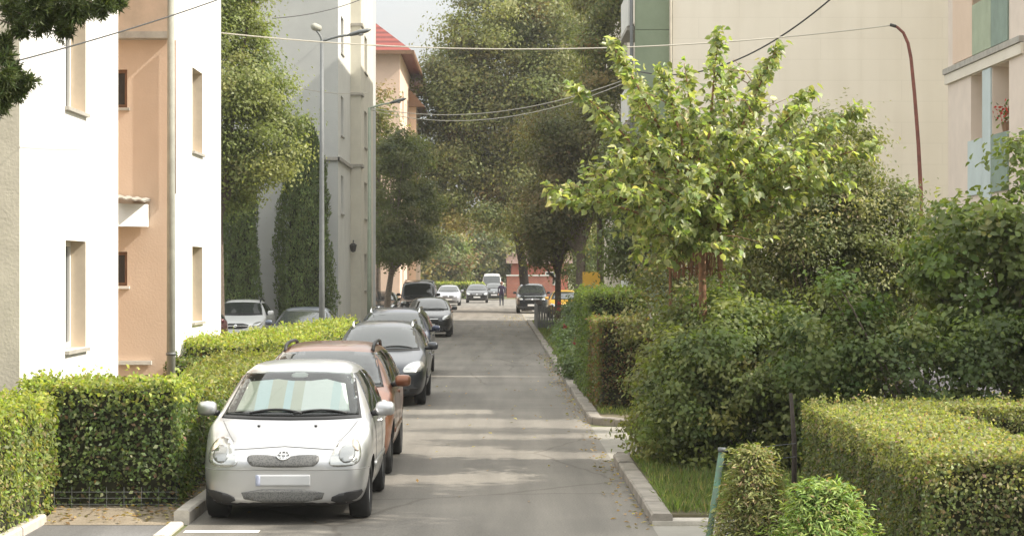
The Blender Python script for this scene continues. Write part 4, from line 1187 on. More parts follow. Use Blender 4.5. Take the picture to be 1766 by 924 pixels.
car('parked_car', 'white car with roof bars in the parking lot between the white block and the evergreens', (-8.15, 63.5), s12, paint('white_paint', (.78, .79, .79), 0, .3), detail=1)
s13 = dict(s7); s13['face'] = std_face(s13)
car('parked_car', 'blue grey saloon in the parking lot, only roof and windscreen above the hedge', (-5.20, 53.5), s13, paint('blue_grey_paint', (.12, .14, .18), .5, .3), detail=1)
s14 = dict(s8); s14['face'] = std_face(s14)
car('parked_car', 'dark red car peeking out behind the corner of the white block', (-8.6, 55), s14, paint('dark_red_paint', (.10, .015, .02), .3, .3), detail=0)
s15 = dict(s12); s15.pop('rails'); s15['face'] = std_face(s15)
car('parked_car', 'pale lilac grey car glimpsed through the bushes on the right', (9.2, 29.4), s15, paint('lilac_grey_paint', (.42, .40, .45), .3, .35), rz=R(90), detail=1)
HAZE = .00042
# ------------------------------------------------------------------ hedges
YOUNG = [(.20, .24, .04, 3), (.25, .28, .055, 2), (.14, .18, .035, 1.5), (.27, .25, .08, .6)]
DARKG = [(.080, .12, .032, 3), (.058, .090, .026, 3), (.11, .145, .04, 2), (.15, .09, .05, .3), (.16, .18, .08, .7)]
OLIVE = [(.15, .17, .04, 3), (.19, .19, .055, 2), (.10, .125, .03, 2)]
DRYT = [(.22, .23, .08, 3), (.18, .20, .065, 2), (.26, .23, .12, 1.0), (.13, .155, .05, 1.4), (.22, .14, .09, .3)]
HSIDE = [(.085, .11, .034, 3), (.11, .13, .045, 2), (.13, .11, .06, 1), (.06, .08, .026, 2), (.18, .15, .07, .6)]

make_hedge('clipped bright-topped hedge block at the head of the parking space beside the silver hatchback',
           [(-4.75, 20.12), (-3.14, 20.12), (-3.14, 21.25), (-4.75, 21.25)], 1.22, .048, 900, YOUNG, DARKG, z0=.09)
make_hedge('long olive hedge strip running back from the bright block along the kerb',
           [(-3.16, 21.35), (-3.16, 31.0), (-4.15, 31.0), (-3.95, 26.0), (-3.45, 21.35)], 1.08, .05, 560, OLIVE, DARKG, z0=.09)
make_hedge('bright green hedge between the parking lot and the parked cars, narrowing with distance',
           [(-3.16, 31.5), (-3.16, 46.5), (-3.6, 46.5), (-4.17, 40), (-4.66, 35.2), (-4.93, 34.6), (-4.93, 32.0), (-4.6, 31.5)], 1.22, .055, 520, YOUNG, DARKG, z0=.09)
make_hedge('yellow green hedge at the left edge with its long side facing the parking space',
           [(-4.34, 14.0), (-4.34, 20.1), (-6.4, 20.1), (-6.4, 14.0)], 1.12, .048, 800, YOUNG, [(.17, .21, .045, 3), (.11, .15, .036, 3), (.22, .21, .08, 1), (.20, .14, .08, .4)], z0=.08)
make_hedge('small dark hedge stub beside the pole foot', [(-4.93, 30.2), (-4.45, 30.2), (-4.45, 31.4), (-4.93, 31.9)], .98, .05, 600, DARKG, DARKG, z0=.09)

# large trimmed hedge in the right foreground: an open court shape with three wings
xr = 2.49
make_hedge('big flat-topped trimmed hedge in the right foreground, wrapped around a hollow court',
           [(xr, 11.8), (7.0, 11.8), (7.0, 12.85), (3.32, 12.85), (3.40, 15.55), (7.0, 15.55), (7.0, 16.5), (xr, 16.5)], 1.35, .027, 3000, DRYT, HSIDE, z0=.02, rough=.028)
# two-step clipped hedge on the right verge
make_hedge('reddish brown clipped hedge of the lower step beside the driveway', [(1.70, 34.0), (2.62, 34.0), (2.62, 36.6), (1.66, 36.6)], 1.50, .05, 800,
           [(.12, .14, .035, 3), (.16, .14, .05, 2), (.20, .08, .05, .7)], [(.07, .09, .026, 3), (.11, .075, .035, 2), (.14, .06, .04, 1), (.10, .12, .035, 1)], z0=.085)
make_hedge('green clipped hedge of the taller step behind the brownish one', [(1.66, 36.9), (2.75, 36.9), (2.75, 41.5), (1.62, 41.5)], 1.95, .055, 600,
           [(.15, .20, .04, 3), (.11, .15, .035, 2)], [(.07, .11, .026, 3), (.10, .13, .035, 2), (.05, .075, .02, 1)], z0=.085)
make_hedge('low green hedge across the far end of the street', [(-8.2, 179), (-1.0, 179), (-1.0, 180), (-8.2, 180)], 1.35, .16, 60, YOUNG, DARKG, z0=0)

# ------------------------------------------------------------------ thuja cones and columns
def thuja(label, x, y, h, r, n, ls, pal, z0=0, tip=.5, brown=0, group=None, pw=.75):
    root = thing('conifer', label, 'conifer', (x, y, z0), group)
    MB().tube([(x, y, z0 - .05), (x, y, z0 + h * .55), (x + .01, y, z0 + h * .93)], [max(.02, r * .10), r * .06, .006], 8).build('trunk', BARK, root, True)
    u = rng.random(n) ** .85
    prof = np.where(u < .12, .75 + u / .12 * .25, (1 - ((u - .12) / .88) ** 2.0) ** pw)
    if brown: prof = np.where(u < .1, .9, np.maximum(.05, 1 - ((u - .1) / .9) ** 1.35))
    a = rng.uniform(0, 2 * np.pi, n)
    bm_ = 2.2 if brown else 1.0
    bump = 1 + bm_ * (.16 * np.sin(a * 3 + u * 9) + .10 * np.sin(a * 7 - u * 23) + .05 * np.sin(a * 13 + u * 40))
    rr = r * np.maximum(prof, .04) * bump * (1 - np.abs(rng.normal(0, .16, n)))
    P = np.stack([x + rr * np.cos(a), y + rr * np.sin(a), z0 + .03 + u * h * .97], 1)
    out = np.stack([np.cos(a), np.sin(a), np.zeros(n)], 1)
    N = out + rng.normal(0, .6, (n, 3))
    D = np.array([0, 0, 1.0]) + out * .35 + rng.normal(0, .35, (n, 3))
    if brown:
        P += out * (np.abs(rng.normal(0, .06, (n, 1)))); P += out * np.where(rng.random((n, 1)) < .12, rng.uniform(.02, .10, (n, 1)), 0) + np.array([0, 0, 1.]) * np.where(rng.random((n, 1)) < .08, rng.uniform(0, .06, (n, 1)), 0); D = out * .9 + np.array([0, 0, .35]) + rng.normal(0, .55, (n, 3)); N = np.array([0, 0, 1.]) + out * .6 + rng.normal(0, .5, (n, 3))
    C = clump_col(P, pal)
    link('foliage', leaf_mesh('foliage', P, N, ls * (.6 + .8 * rng.random(n)), C, aspect=.38 if not brown else .24, D=D, fold=.1), NEEDLE, root)
    cm = MB(); zz = [0, .12, .4, .62, .76, .84] if not brown else [0, .1, .3, .5]
    cm.tube([(x, y, z0 + .02 + h * q) for q in zz], [r * .60 * max(.04, (1 - max(0, (q - .12) / .88) ** 2.0) ** pw) for q in zz], 12)
    cm.build('twigs', CORE, root, True)
    return root
TH = [(.095, .135, .044, 3), (.115, .16, .05, 2), (.075, .11, .036, 2)]
thuja('slim dark conical evergreen nearer the white block in the parking lot', -8.45, 67.2, 7.2, .62, 30000, .10, TH, pw=.45)
thuja('broad dark conical evergreen before the grey blank wall', -6.45, 68.4, 7.75, .95, 46000, .10, TH, pw=.55)
thuja('tall slim evergreen at the left end of the grey wall', -9.6, 68.0, 6.4, .6, 16000, .11, TH, pw=.45)
LIME = [(.16, .24, .05, 3), (.22, .28, .07, 2), (.10, .16, .04, 2), (.20, .15, .07, .5)]
thuja('small olive brown thuja leaning by the green post in the foreground', 1.86, 14.7, 1.14, .22, 18000, .045, [(.17, .20, .06, 3), (.23, .23, .08, 2), (.20, .15, .08, 1.2), (.10, .12, .04, 1)], brown=1)
thuja('small bright lime thuja in front of the big trimmed hedge', 1.80, 11.2, 1.25, .40, 40000, .042, LIME, brown=1, pw=.6)

# ------------------------------------------------------------------ trees on the left
G1 = [(.14, .17, .045, 3), (.185, .215, .06, 2), (.10, .13, .037, 2)]
make_tree('tree', 'bright green leafy tree rising behind the white block and beside the grey wall', 'tree', (-8.3, 60.5, 0), 4.2, .22,
          [(-8.5, 60.5, 8.3, 2.2, 2.2, 3.0), (-7.3, 60.5, 6.6, 1.7, 1.7, 1.7), (-8.2, 60.3, 10.8, 1.3, 1.5, 1.5), (-9, 61, 5.4, 2.3, 1.8, 1.3)], 230, 95000, .40, .105, G1)
DK = [(.085, .108, .037, 3), (.11, .13, .045, 2), (.13, .125, .05, .7), (.066, .084, .03, 2)]
make_tree('tree', 'dark tree overhanging the boxy off-roader beside the green street lamp', 'tree', (-5.2, 96, 0), 2.6, .17,
          [(-4.9, 96, 5.0, 1.25, 1.7, 2.6), (-4.6, 96, 7.9, .95, 1.3, 1.3), (-3.5, 97, 5.6, .9, 1.2, 1.0), (-3.7, 97, 3.7, .8, 1.2, .9), (-3.9, 98, 8.2, .6, 1, .8)], 150, 44000, .38, .13, DK, bark=BARK_PALE, lean=(.3, 0))
make_tree('tree', 'sparse young tree in front of the peach house', 'tree', (-5.9, 102, 0), 5, .13,
          [(-5.8, 102, 8.8, .9, 1.1, 3.0), (-5.0, 102, 8.2, 1.0, 1, .8)], 60, 5200, .4, .18, [(.10, .11, .03, 3), (.15, .10, .04, 1)])
# ------------------------------------------------------------------ big trees over the street
RUST = [(.135, .155, .052, 4), (.17, .185, .066, 3), (.21, .165, .07, 1.0), (.25, .145, .06, .35), (.11, .13, .048, 2)]
make_tree('tree', 'huge rust tinged tree arching over the end of the street with a leaning dark trunk', 'tree', (1.9, 124, 0), 5.5, .30,
          [(.2, 124, 12.0, 4.6, 4.2, 4.6), (3.6, 124, 12.5, 4.2, 4.2, 4.8), (-2.6, 124, 10.5, 2.6, 3, 3.4), (.6, 124, 17.2, 3.8, 4, 3.4), (3.9, 124, 17.6, 3.2, 3.5, 3.2), (-1.5, 123, 7.0, 2.6, 2.6, 1.9), (2.5, 123, 7.4, 3.0, 3, 2.4), (-3.0, 124, 14.2, 2.2, 2.5, 2.2), (-3.6, 122, 7.2, 1.7, 2, 2.4), (-1.0, 121, 5.6, 1.8, 1.6, 1.0), (4.6, 122, 6.0, 2.0, 2, 1.8), (3.4, 121, 5.0, 2.2, 2, 1.1), (1.6, 121, 5.6, 1.8, 2, 1.0)],
          360, 190000, .85, .20, RUST, lean=(-.7, 0), limbs=30, bark=mat('dark_bark', (.05, .042, .035), .9, var=.3, scale=10))
BRN = [(.115, .115, .044, 3), (.145, .14, .055, 2), (.17, .12, .055, .7), (.085, .092, .036, 2)]
make_tree('tree', 'brown olive tree with a thick grey trunk on the right verge', 'tree', (3.1, 74, 0), 3.6, .20,
          [(2.7, 74, 5.6, 1.7, 1.7, 1.5), (2.3, 74, 7.4, 1.3, 1.5, 1.1), (1.9, 73.6, 4.3, 1.0, 1.2, .9), (3.6, 74, 7.0, 1.0, 1.5, 1.5)], 150, 46000, .40, .12, BRN, bark=BARK_PALE, limbs=22)
make_tree('tree', 'tall narrow dark tree standing close to the street front of the cream block', 'tree', (4.3, 84, 0), 4.5, .14,
          [(4.35, 84, 6.6, 1.0, 1.5, 2.2), (4.3, 84, 10.2, 1.25, 1.6, 2.6), (4.5, 84, 14.0, 1.2, 1.5, 2.2)], 110, 36000, .45, .14, RUST, limbs=14)
make_tree('tree', 'slim dark trunked tree next to the grey fence on the right verge', 'tree', (2.45, 80, 0), 2.6, .14,
          [(2.3, 80, 4.6, 1.1, 1.2, 1.3), (2.0, 80, 3.4, .8, .9, .7)], 60, 16000, .36, .12, BRN, limbs=12)
make_tree('tree', 'dark green bushy tree behind the pale green broad-leaved tree', 'tree', (4.1, 57, 0), 1.5, .13,
          [(4.0, 57, 3.0, .9, 1.1, 1.0), (4.0, 57, 5.0, .9, 1.1, 1.5)], 70, 14000, .36, .13, DK, limbs=12)
make_tree('tree', 'tree with pale green layered sprays in the shade over the street', 'tree', (-1.2, 112, 0), 5, .16,
          [(-1.1, 112, 8.0, 1.1, 1.2, .8), (-1.5, 112, 6.6, .9, 1, .5), (-.7, 112, 5.6, .8, 1, .5)], 46, 4200, .40, .26, [(.13, .17, .06, 3), (.17, .20, .08, 2), (.10, .13, .04, 1)]) if False else None
make_tree('tree', 'round bushy green tree filling the gap right of the black sport utility car', 'tree', (5.9, 128, 0), 1.2, .12,
          [(5.7, 128, 2.6, 1.9, 1.8, 2.2), (7.2, 129, 4.0, 2.0, 1.8, 2.6)], 70, 15000, .5, .16, DK, limbs=10)
SHADE = [(.075, .11, .034, 3), (.10, .14, .04, 2)]
make_tree('tree', 'tall leafy tree beyond the right edge that shades the road in front', 'tree', (10.4, 16.8, 0), 4.5, .2,
          [(10.2, 16.8, 8.6, 2.0, 2.0, 2.0), (11.6, 17.2, 8.2, 1.8, 1.8, 1.8)], 150, 15000, .45, .2, SHADE)
make_tree('tree', 'second tall leafy tree beyond the right edge behind the first one', 'tree', (10.9, 20.2, 0), 4.5, .2,
          [(10.4, 20.0, 8.9, 2.0, 1.7, 1.9), (11.8, 20.4, 8.4, 1.8, 1.5, 1.8)], 150, 15000, .45, .2, SHADE)
# trees beyond the cross road
FAR = [(.10, .13, .035, 3), (.15, .15, .05, 2), (.18, .14, .06, 1), (.06, .085, .026, 2), (.20, .10, .05, .3)]
for lab, x, y, h, r in (('round olive tree beyond the cross road, leftmost behind the low hedge', -9.5, 196, 7.5, 3.2), ('pale olive tree behind the middle of the low hedge', -5.0, 193, 6.4, 2.7),
                     ('taller green tree behind the right end of the low hedge', -1.5, 200, 8.5, 3.2), ('dark green tree above the white van', 1.2, 208, 10, 3.6),
                     ('dense tree behind the low red house', 8.5, 216, 11, 4.5), ('tall dark tree closing the view left of the low hedge', -14, 204, 11, 4.2), ('tall dark tree closing the view far behind the low red house', 14, 224, 13, 5),
                     ('broad dark tree in the gap behind the pale olive tree', -5.5, 222, 12, 5.2)):
    make_tree('tree', lab, 'tree', (x, y, 0), h * .35, .2, [(x, y, h * .60, r, r, h * .36), (x + r * .4, y, h * .42, r * .8, r * .8, h * .24), (x - r * .4, y - .5, h * .36, r * .75, r * .8, h * .24)], 80, 9000, .75, .34, FAR if h < 9 else DK, group='trees beyond the cross road', limbs=8)

# ------------------------------------------------------------------ broad-leaved tree on the right with long arching sprays
def broad_tree():
    bx, by = pt(1212, 500, 25.0).x, 25.0
    root = thing('tree', 'pale green broad-leaved tree with long arching sprays and a reddish trunk on the right', 'tree', (bx, by, .085))
    top = pt(1212, 395, 25.0)
    tb = MB(); tb.tube([(bx, by, 0), pt(1213, 560, 25), pt(1211, 470, 25), top], [.06, .05, .045, .04], 10); tb.build('trunk', BARK_RED, root, True)
    tg = [(950, 326, 0), (958, 345, -.4), (985, 147, .2), (1052, 74, .3), (1078, 112, .8), (1140, 118, -.3), (1180, 110, .6), (1240, 55, 0), (1262, 120, .7), (1344, 78, -.2), (1402, 152, .5), (1322, 110, .9),
          (1490, 185, 0), (1512, 250, .4), (1440, 215, -.6), (1380, 190, -.5), (1100, 180, .9), (1030, 200, .6), (1010, 290, .9), (1050, 260, -.8), (1350, 260, -1.1),
          (1420, 300, -.6), (1470, 320, .5), (1080, 330, -1.1), (1150, 310, 1.2), (1250, 280, 1.3), (1100, 410, -.7), (1060, 395, .3), (1130, 455, -.5), (1180, 350, -1.2), (1380, 350, -.5), (1320, 380, .4), (1090, 440, .6), (1110, 250, .2), (1020, 320, .1), (1000, 345, .7), (1160, 385, -1.2), (1070, 290, -.4), (1400, 260, -.9), (1130, 240, -1.0), (1200, 190, -.6), (1290, 230, -1.0), (1210, 290, -1.3), (1300, 330, -1.2), (1245, 365, -1.3), (1160, 170, 1.0), (1300, 160, .3), (1150, 440, -.9), (1270, 440, -.8), (1205, 425, -1.0), (1320, 410, -.6), (1175, 400, -1.2), (1235, 420, -1.1), (1190, 330, -1.4), (1120, 370, -1.0), (1250, 220, -1.1), (1340, 290, .8)]
    lm = MB(); LP = []; LD = []; LS = []
    for k, (x, y, dz) in enumerate(tg):
        tip = pt(x, y, 25 + dz)
        st = Vector(top).lerp(pt(1212, 470, 25), random.random() * .55)
        L = (tip - st).length
        mid = st.lerp(tip, .45) + Vector((0, 0, .10 * L + .15)) if y < 300 else st.lerp(tip, .5) + Vector((0, 0, .18 * L))
        c = bez(st, mid, tip, 14)
        rad = .026 * min(1.3, L / 1.8)
        lm.tube(c, [rad * (1 - .88 * j / 14) for j in range(15)], 6)
        dense = 84 if L > 1.2 else 50
        n = int(L * dense)
        tt = .25 + .75 * rng.random(n) ** .62
        for t in tt:
            f = t * 14; i = min(13, int(f)); p = c[i].lerp(c[i + 1], f - i); d = (c[i + 1] - c[i]).normalized()
            LP.append(p + Vector(rng.normal(0, .048 + .05 * (1 - t), 3))); LD.append(Vector((rng.normal(0, .55), rng.normal(0, .55), -.75)) + d * .55); LS.append(.065 + .06 * rng.random())
        # side twigs
        for _ in range(int(L * 3.0)):
            t = .25 + .6 * random.random(); f = t * 14; i = min(13, int(f)); p = c[i].lerp(c[i + 1], f - i)
            e = p + Vector((rng.normal(0, .24), rng.normal(0, .26), rng.normal(.06, .2)))
            lm.tube([p, p.lerp(e, .5) + Vector((0, 0, .03)), e], [.007, .005, .002], 4, cap=False)
            for t2 in rng.random(13):
                q = p.lerp(e, t2)
                LP.append(q + Vector(rng.normal(0, .04, 3))); LD.append(Vector((rng.normal(0, .6), rng.normal(0, .6), -.7)) + (e - p).normalized() * .4); LS.append(.06 + .06 * rng.random())
    lm.build('limbs', BARK_RED, root, True)
    P = np.array([tuple(p) for p in LP]); D = np.array([tuple(p) for p in LD]); n = len(P)
    N = np.array([0.25, -.25, .8]) + rng.normal(0, .6, (n, 3))
    col = tints(n, [(.175, .21, .08, 3), (.235, .265, .115, 3), (.12, .155, .056, 2.2), (.32, .34, .18, 1.2)], .15)
    link('crown', leaf_mesh('crown', P, N, np.array(LS), col, aspect=.72, D=D, big=True, fold=.10, droop=.25), LEAF_BIG, root)
broad_tree()
# bundle of bare reddish sticks hanging in it
bs = MB()
for i in range(46):
    x = 1158 + i * 1.9 + random.uniform(-3, 3); a = pt(x, random.uniform(428, 440), 25.6 + random.uniform(-.15, .15)); b = pt(x + random.uniform(-5, 5), random.uniform(468, 482), 25.6 + random.uniform(-.15, .15))
    bs.tube([a, b], .008, 5)
for yy in (436, 462): bs.tube([pt(1150, yy, 25.6), pt(1252, yy + 2, 25.6)], .014, 6)
for x in (1156, 1244): bs.tube([pt(x, 425, 25.6), (pt(x, 425, 25.6).x, 25.6, .05)], .02, 6)
tag(bs.build('stick_fence', BARK_RED), 'fence panel of reddish brown sticks behind the reddish trunk on the right', 'fence')

# ------------------------------------------------------------------ shrubs on the right
BUSH = [(.10, .135, .036, 3), (.135, .165, .045, 2), (.07, .098, .028, 3), (.18, .19, .055, 1)]
make_shrub('shrub', 'big dense green bush bulging over the verge at the driveway corner',
           [(2.75, 24.0, 1.05, .95, .9, .95), (2.35, 24.3, .75, .62, .8, .72), (3.3, 24.3, 1.2, .8, .9, .85), (2.7, 25.0, 1.6, .7, .7, .62), (3.55, 23.6, .85, .5, .7, .75)], 360, 56000, .16, .066, BUSH, z0=.085, lmat=LEAF, aspect=.62, stems=26, big=False)
make_shrub('shrub', 'loose yellowish shrub drooping on to the driveway kerb', [(1.98, 25.2, .62, .32, .6, .58), (2.05, 25.6, 1.1, .3, .5, .5)], 60, 7000, .13, .065, [(.14, .15, .05, 3), (.17, .17, .06, 2), (.09, .12, .035, 2)], z0=.085, stems=14, stem_r=.010)
SMALL = [(.090, .110, .040, 3), (.125, .145, .054, 2), (.175, .18, .08, 1.5), (.06, .078, .03, 2), (.21, .19, .095, .7)]
make_shrub('shrub', 'tall dark small-leaved shrub in front of the curved red pole',
           [(4.6, 28.0, 2.5, 1.2, 1.1, 1.35), (3.9, 27.8, 2.2, 1.0, 1.0, 1.3), (5.3, 28.2, 2.2, .85, 1.0, 1.25), (4.75, 28.0, 3.75, .55, .6, .85), (5.2, 28, 3.2, .7, .7, .6), (3.9, 28.0, 3.8, .7, .6, .6), (4.2, 27.6, 1.0, 1.2, .8, .7), (5.75, 28.2, 2.1, .65, .9, 1.1)], 600, 84000, .17, .058, SMALL, z0=0, stems=40, stem_r=.022, lmat=LEAF_DARK)
make_shrub('shrub', 'tangled twiggy shrub rising behind the stick fence and the reddish trunk',
           [(2.75, 33.6, 1.7, .75, .7, 1.3), (3.6, 33.6, 2.0, .9, .7, 1.4), (3.5, 33.4, 3.6, .8, .6, 1.2), (4.5, 33.6, 2.0, .8, .7, 1.3)], 230, 21000, .22, .07,
           [(.10, .115, .045, 3), (.15, .15, .06, 2), (.07, .085, .03, 2), (.16, .11, .06, .8)], z0=.085, stems=70, stem_r=.014, bark=BARK_RED)
make_shrub('shrub', 'dense dark green shrub filling the ground behind the big trimmed hedge',
           [(4.6, 22.4, 1.2, 1.2, .7, .9), (5.7, 22.6, 1.35, 1.0, .7, .8), (6.8, 22.6, 1.2, 1.0, .7, .9), (3.9, 22.6, 1.5, .8, .6, .9), (5.2, 22.4, .6, 1.9, .7, .5)], 190, 27000, .15, .066, [(.060, .092, .028, 3), (.085, .12, .036, 2), (.042, .064, .02, 2), (.14, .165, .05, .9)], z0=.03, stems=40, stem_r=.02, lmat=LEAF_DARK, aspect=.7)
RT = [(.10, .14, .036, 3), (.13, .17, .048, 2), (.07, .10, .03, 2), (.18, .18, .06, .8)]
make_tree('tree', 'spreading green tree at the right edge with layered leaf sprays', 'tree', (6.0, 23.6, 0), 1.1, .08,
          [(5.75, 23.6, 2.55, .85, .9, .9), (6.5, 23.6, 3.1, 1.0, 1.0, 1.1), (6.0, 23.4, 1.7, 1.15, .9, .6), (6.7, 23.4, 2.0, 1.0, .9, .8)], 190, 21000, .18, .085, RT, limbs=26, aspect=.66, big=True)
make_tree('tree', 'feathery grey green young tree behind the broad-leaved one', 'tree', (4.4, 30.2, 0), 2.2, .05,
          [(4.3, 30.2, 3.9, .9, .7, .9), (5.2, 30.2, 4.0, .5, .5, .75)], 70, 8000, .22, .07, SMALL, limbs=18)

# ------------------------------------------------------------------ rose bushes and grass along the right kerb
for lab, x, y, r, h, seed in (('rose bush with red blooms nearest the two-step hedge', 1.95, 44.5, .42, 1.0, 1), ('pale leaved rose bush with red blooms behind the first one', 2.1, 50, .5, 1.35, 2), ('tall rose bush with two red blooms near the tree trunks', 2.3, 57, .55, 1.7, 3)):
    o = make_shrub('rose_bush', lab, [(x, y, h * .55, r, r * 1.6, h * .45), (x - .1, y - .8, h * .4, r * .9, r, h * .36)], 60, 5200, .16, .075, [(.08, .12, .045, 3), (.12, .16, .07, 2), (.05, .08, .03, 2)], z0=.085, stems=14, stem_r=.010, group='rose bushes along the right kerb')
    for i in range(3):
        a = random.uniform(3.4, 5.6); c = np.array([x + r * math.cos(a), y + r * 1.5 * math.sin(a), h * random.uniform(.6, .98)])
        q = c + rng.normal(0, .026, (42, 3)); 
        link('bloom', leaf_mesh('bloom', q, q - c + rng.normal(0, .02, q.shape), .05, tints(42, [(.26, .02, .05), (.20, .015, .035)])), LEAF, o)

make_shrub('shrub', 'tall pale leaved flowering clump at the kerb beside the grey board fence', [(2.72, 66, .9, .36, 1.3, .8), (2.9, 64, 1.0, .36, 1.2, .9)], 50, 6000, .2, .10, [(.11, .15, .06, 3), (.15, .19, .09, 2), (.07, .10, .04, 2)], z0=.085, stems=16, stem_r=.012)
def grass(name, polys, n, h, pal, z0, label, clump=.0):
    P = []
    for poly, fr in polys:
        xs = [p[0] for p in poly]; ys = [p[1] for p in poly]; k = int(n * fr)
        x = rng.uniform(min(xs), max(xs), k * 4); y = rng.uniform(min(ys), max(ys), k * 4); ok = in_poly(x, y, poly)
        P.append(np.stack([x[ok][:k], y[ok][:k], np.full(min(k, ok.sum()), z0)], 1))
    P = np.concatenate(P); m = len(P)
    f = .55 + .45 * vnoise(P * np.array([1, 1, 0]), 2.6, 3)
    keep = rng.random(m) < f + .25; P = P[keep]; f = f[keep]; m = len(P)
    D = np.stack([rng.normal(0, .45, m), rng.normal(0, .45, m), np.ones(m)], 1)
    N = np.stack([rng.normal(0, 1, m), rng.normal(0, 1, m), np.full(m, .25)], 1)
    o = link(name, leaf_mesh(name, P, N, h * (.35 + .8 * rng.random(m)) * (.55 + .6 * f), clump_col(P, pal), aspect=.10, D=D, fold=.02), LEAF, kind='stuff')
    return o
GR = [(.09, .135, .03, 3), (.12, .16, .04, 2), (.065, .095, .024, 2), (.19, .17, .07, 1)]
grass('verge_grass', [([(1.68, 19.6), (3.2, 19.6), (3.4, 22.8), (2.2, 26.0), (1.72, 25.6)], .62), ([(1.7, 33.2), (2.6, 32.4), (4, 32.4), (4, 33.6), (1.7, 34)], .12), ([(1.7, 41), (2.0, 41), (2.3, 66), (2.4, 95), (1.72, 95)], .55)], 26000, .15, GR, .08, 'grass')
grass('lawn_grass', [([(2.7, 32.2), (9, 32.2), (9, 35), (5, 58), (3, 58)], .6), ([(3, 19.6), (9, 19.6), (9, 26), (3, 26)], .4)], 16000, .16, GR, .08, 'grass')

# leaf litter along the kerbs and under the hedges
k = 1500
x = np.concatenate([rng.normal(KR - .10, .10, 420), rng.uniform(-3.6, -2.95, 260), rng.uniform(-4.4, -3.1, 90), rng.uniform(KL, KR, 220), rng.normal(1.2, .5, 300)])
y = np.concatenate([rng.uniform(19, 60, 420), rng.uniform(19.7, 24, 260), rng.uniform(19.4, 20.1, 90), rng.uniform(19, 100, 220), rng.uniform(88, 112, 300)])
z = np.where((x < KL - .15) & (y < 20.1), .02 + .1 * (y - 19.36), np.where((x < KL - .0) | (x > KR + .2), .10, .012))
x = np.where((x > KR) & (x < KR + .22), KR - .03, x)
P = np.stack([x, y, z], 1)
link('leaf_litter', leaf_mesh('leaf_litter', P, np.array([0, 0, 1.]) + rng.normal(0, .25, P.shape), .05 + .03 * rng.random(len(P)), tints(len(P), [(.26, .16, .06), (.20, .12, .05), (.30, .24, .10), (.12, .10, .05)])), LEAF, kind='stuff')

# ------------------------------------------------------------------ conifer with boughs hanging into the top left corner
def conifer():
    x0, y0 = -4.9, 13.2
    root = thing('conifer', 'dark conifer whose boughs hang into the top left corner', 'conifer', (x0, y0, 0))
    MB().tube([(x0, y0, -.05), (x0, y0, 3), (x0 + .05, y0, 7.2)], [.2, .16, .05], 12).build('trunk', BARK, root, True)
    blobs = [(20, 18, 34), (62, 14, 30), (100, 30, 32), (112, 55, 18), (146, 12, 32), (180, 12, 24), (36, 50, 20), (128, 22, 26), (8, 72, 20), (75, 40, 22), (200, 4, 16), (28, 128, 17), (48, 140, 15), (10, 138, 24), (8, 170, 24), (34, 158, 16), (0, 190, 14), (10, 100, 14), (60, -20, 40), (120, -25, 40), (190, -25, 30), (40,20,30), (85,8,30)]
    lm = MB(); P = []; D = []
    for j, (x, y, r) in enumerate(blobs):
        c = pt(x, y, 12.5 + random.uniform(-.3, .3)); rr = r / 280
        s = Vector((x0, y0, c.z + .25 + .12 * (c - Vector((x0, y0, c.z))).length))
        lm.tube(bez(s, s.lerp(c, .55) + Vector((0, 0, .18)), c, 8), [.03 * (1 - q / 9) for q in range(9)], 6)
        for t in range(int(26 * rr / .1)):
            d = Vector(rng.normal(0, 1, 3)); d.normalize(); e = c + d * rr * random.uniform(.35, 1.15)
            b = c + d * rr * .1
            n = 44
            u = rng.random(n)
            q = np.array(b)[None, :] * (1 - u[:, None]) + np.array(e)[None, :] * u[:, None] + rng.normal(0, .008, (n, 3))
            P.append(q); D.append(np.array(d)[None, :] * .8 + rng.normal(0, .75, (n, 3)) + np.array([0, 0, -.15]))
    lm.build('boughs', BARK, root, True)
    P = np.concatenate(P); D = np.concatenate(D)
    link('needles', leaf_mesh('needles', P, rng.normal(size=P.shape), .05 * (.7 + .6 * rng.random(len(P))), clump_col(P, [(.045, .065, .02, 3), (.065, .09, .026, 2), (.03, .042, .015, 2)]), aspect=.16, D=D, fold=.03), NEEDLE, root)
conifer()

# ------------------------------------------------------------------ poles, lamps, cables
def cobra(root, a, b, m, hl=.62):
    """street lamp arm from a to b with a cobra head at b"""
    a, b = Vector(a), Vector(b); d = (b - a).normalized()
    MB().tube(bez(a, a.lerp(b, .5) + Vector((0, 0, .05)), b, 8), .032, 8).build('arm', m, root, True)
    h = MB(); pr = [(0, .045), (.08, .09), (hl * .5, .125), (hl * .85, .10), (hl, .03)]
    up = Vector((0, 0, 1)); sd_ = d.cross(up).normalized()
    vs = []
    for t, r in pr:
        for k in range(12):
            an = 2 * math.pi * k / 12
            vs.append(b + d * t + sd_ * r * math.cos(an) + up * (r * .55 * math.sin(an)))
    h.add(vs, [(i * 12 + k, i * 12 + (k + 1) % 12, (i + 1) * 12 + (k + 1) % 12, (i + 1) * 12 + k) for i in range(4) for k in range(12)] + [tuple(range(11, -1, -1)), tuple(range(48, 60))])
    hd = h.build('lamp_head', M_METAL, root, True)
    g = MB(); c = b + d * hl * .55 - up * .055
    g.tube([c, c - up * .04], [.09, .05], 10); g.build('lens', M_LAMP, hd, True)

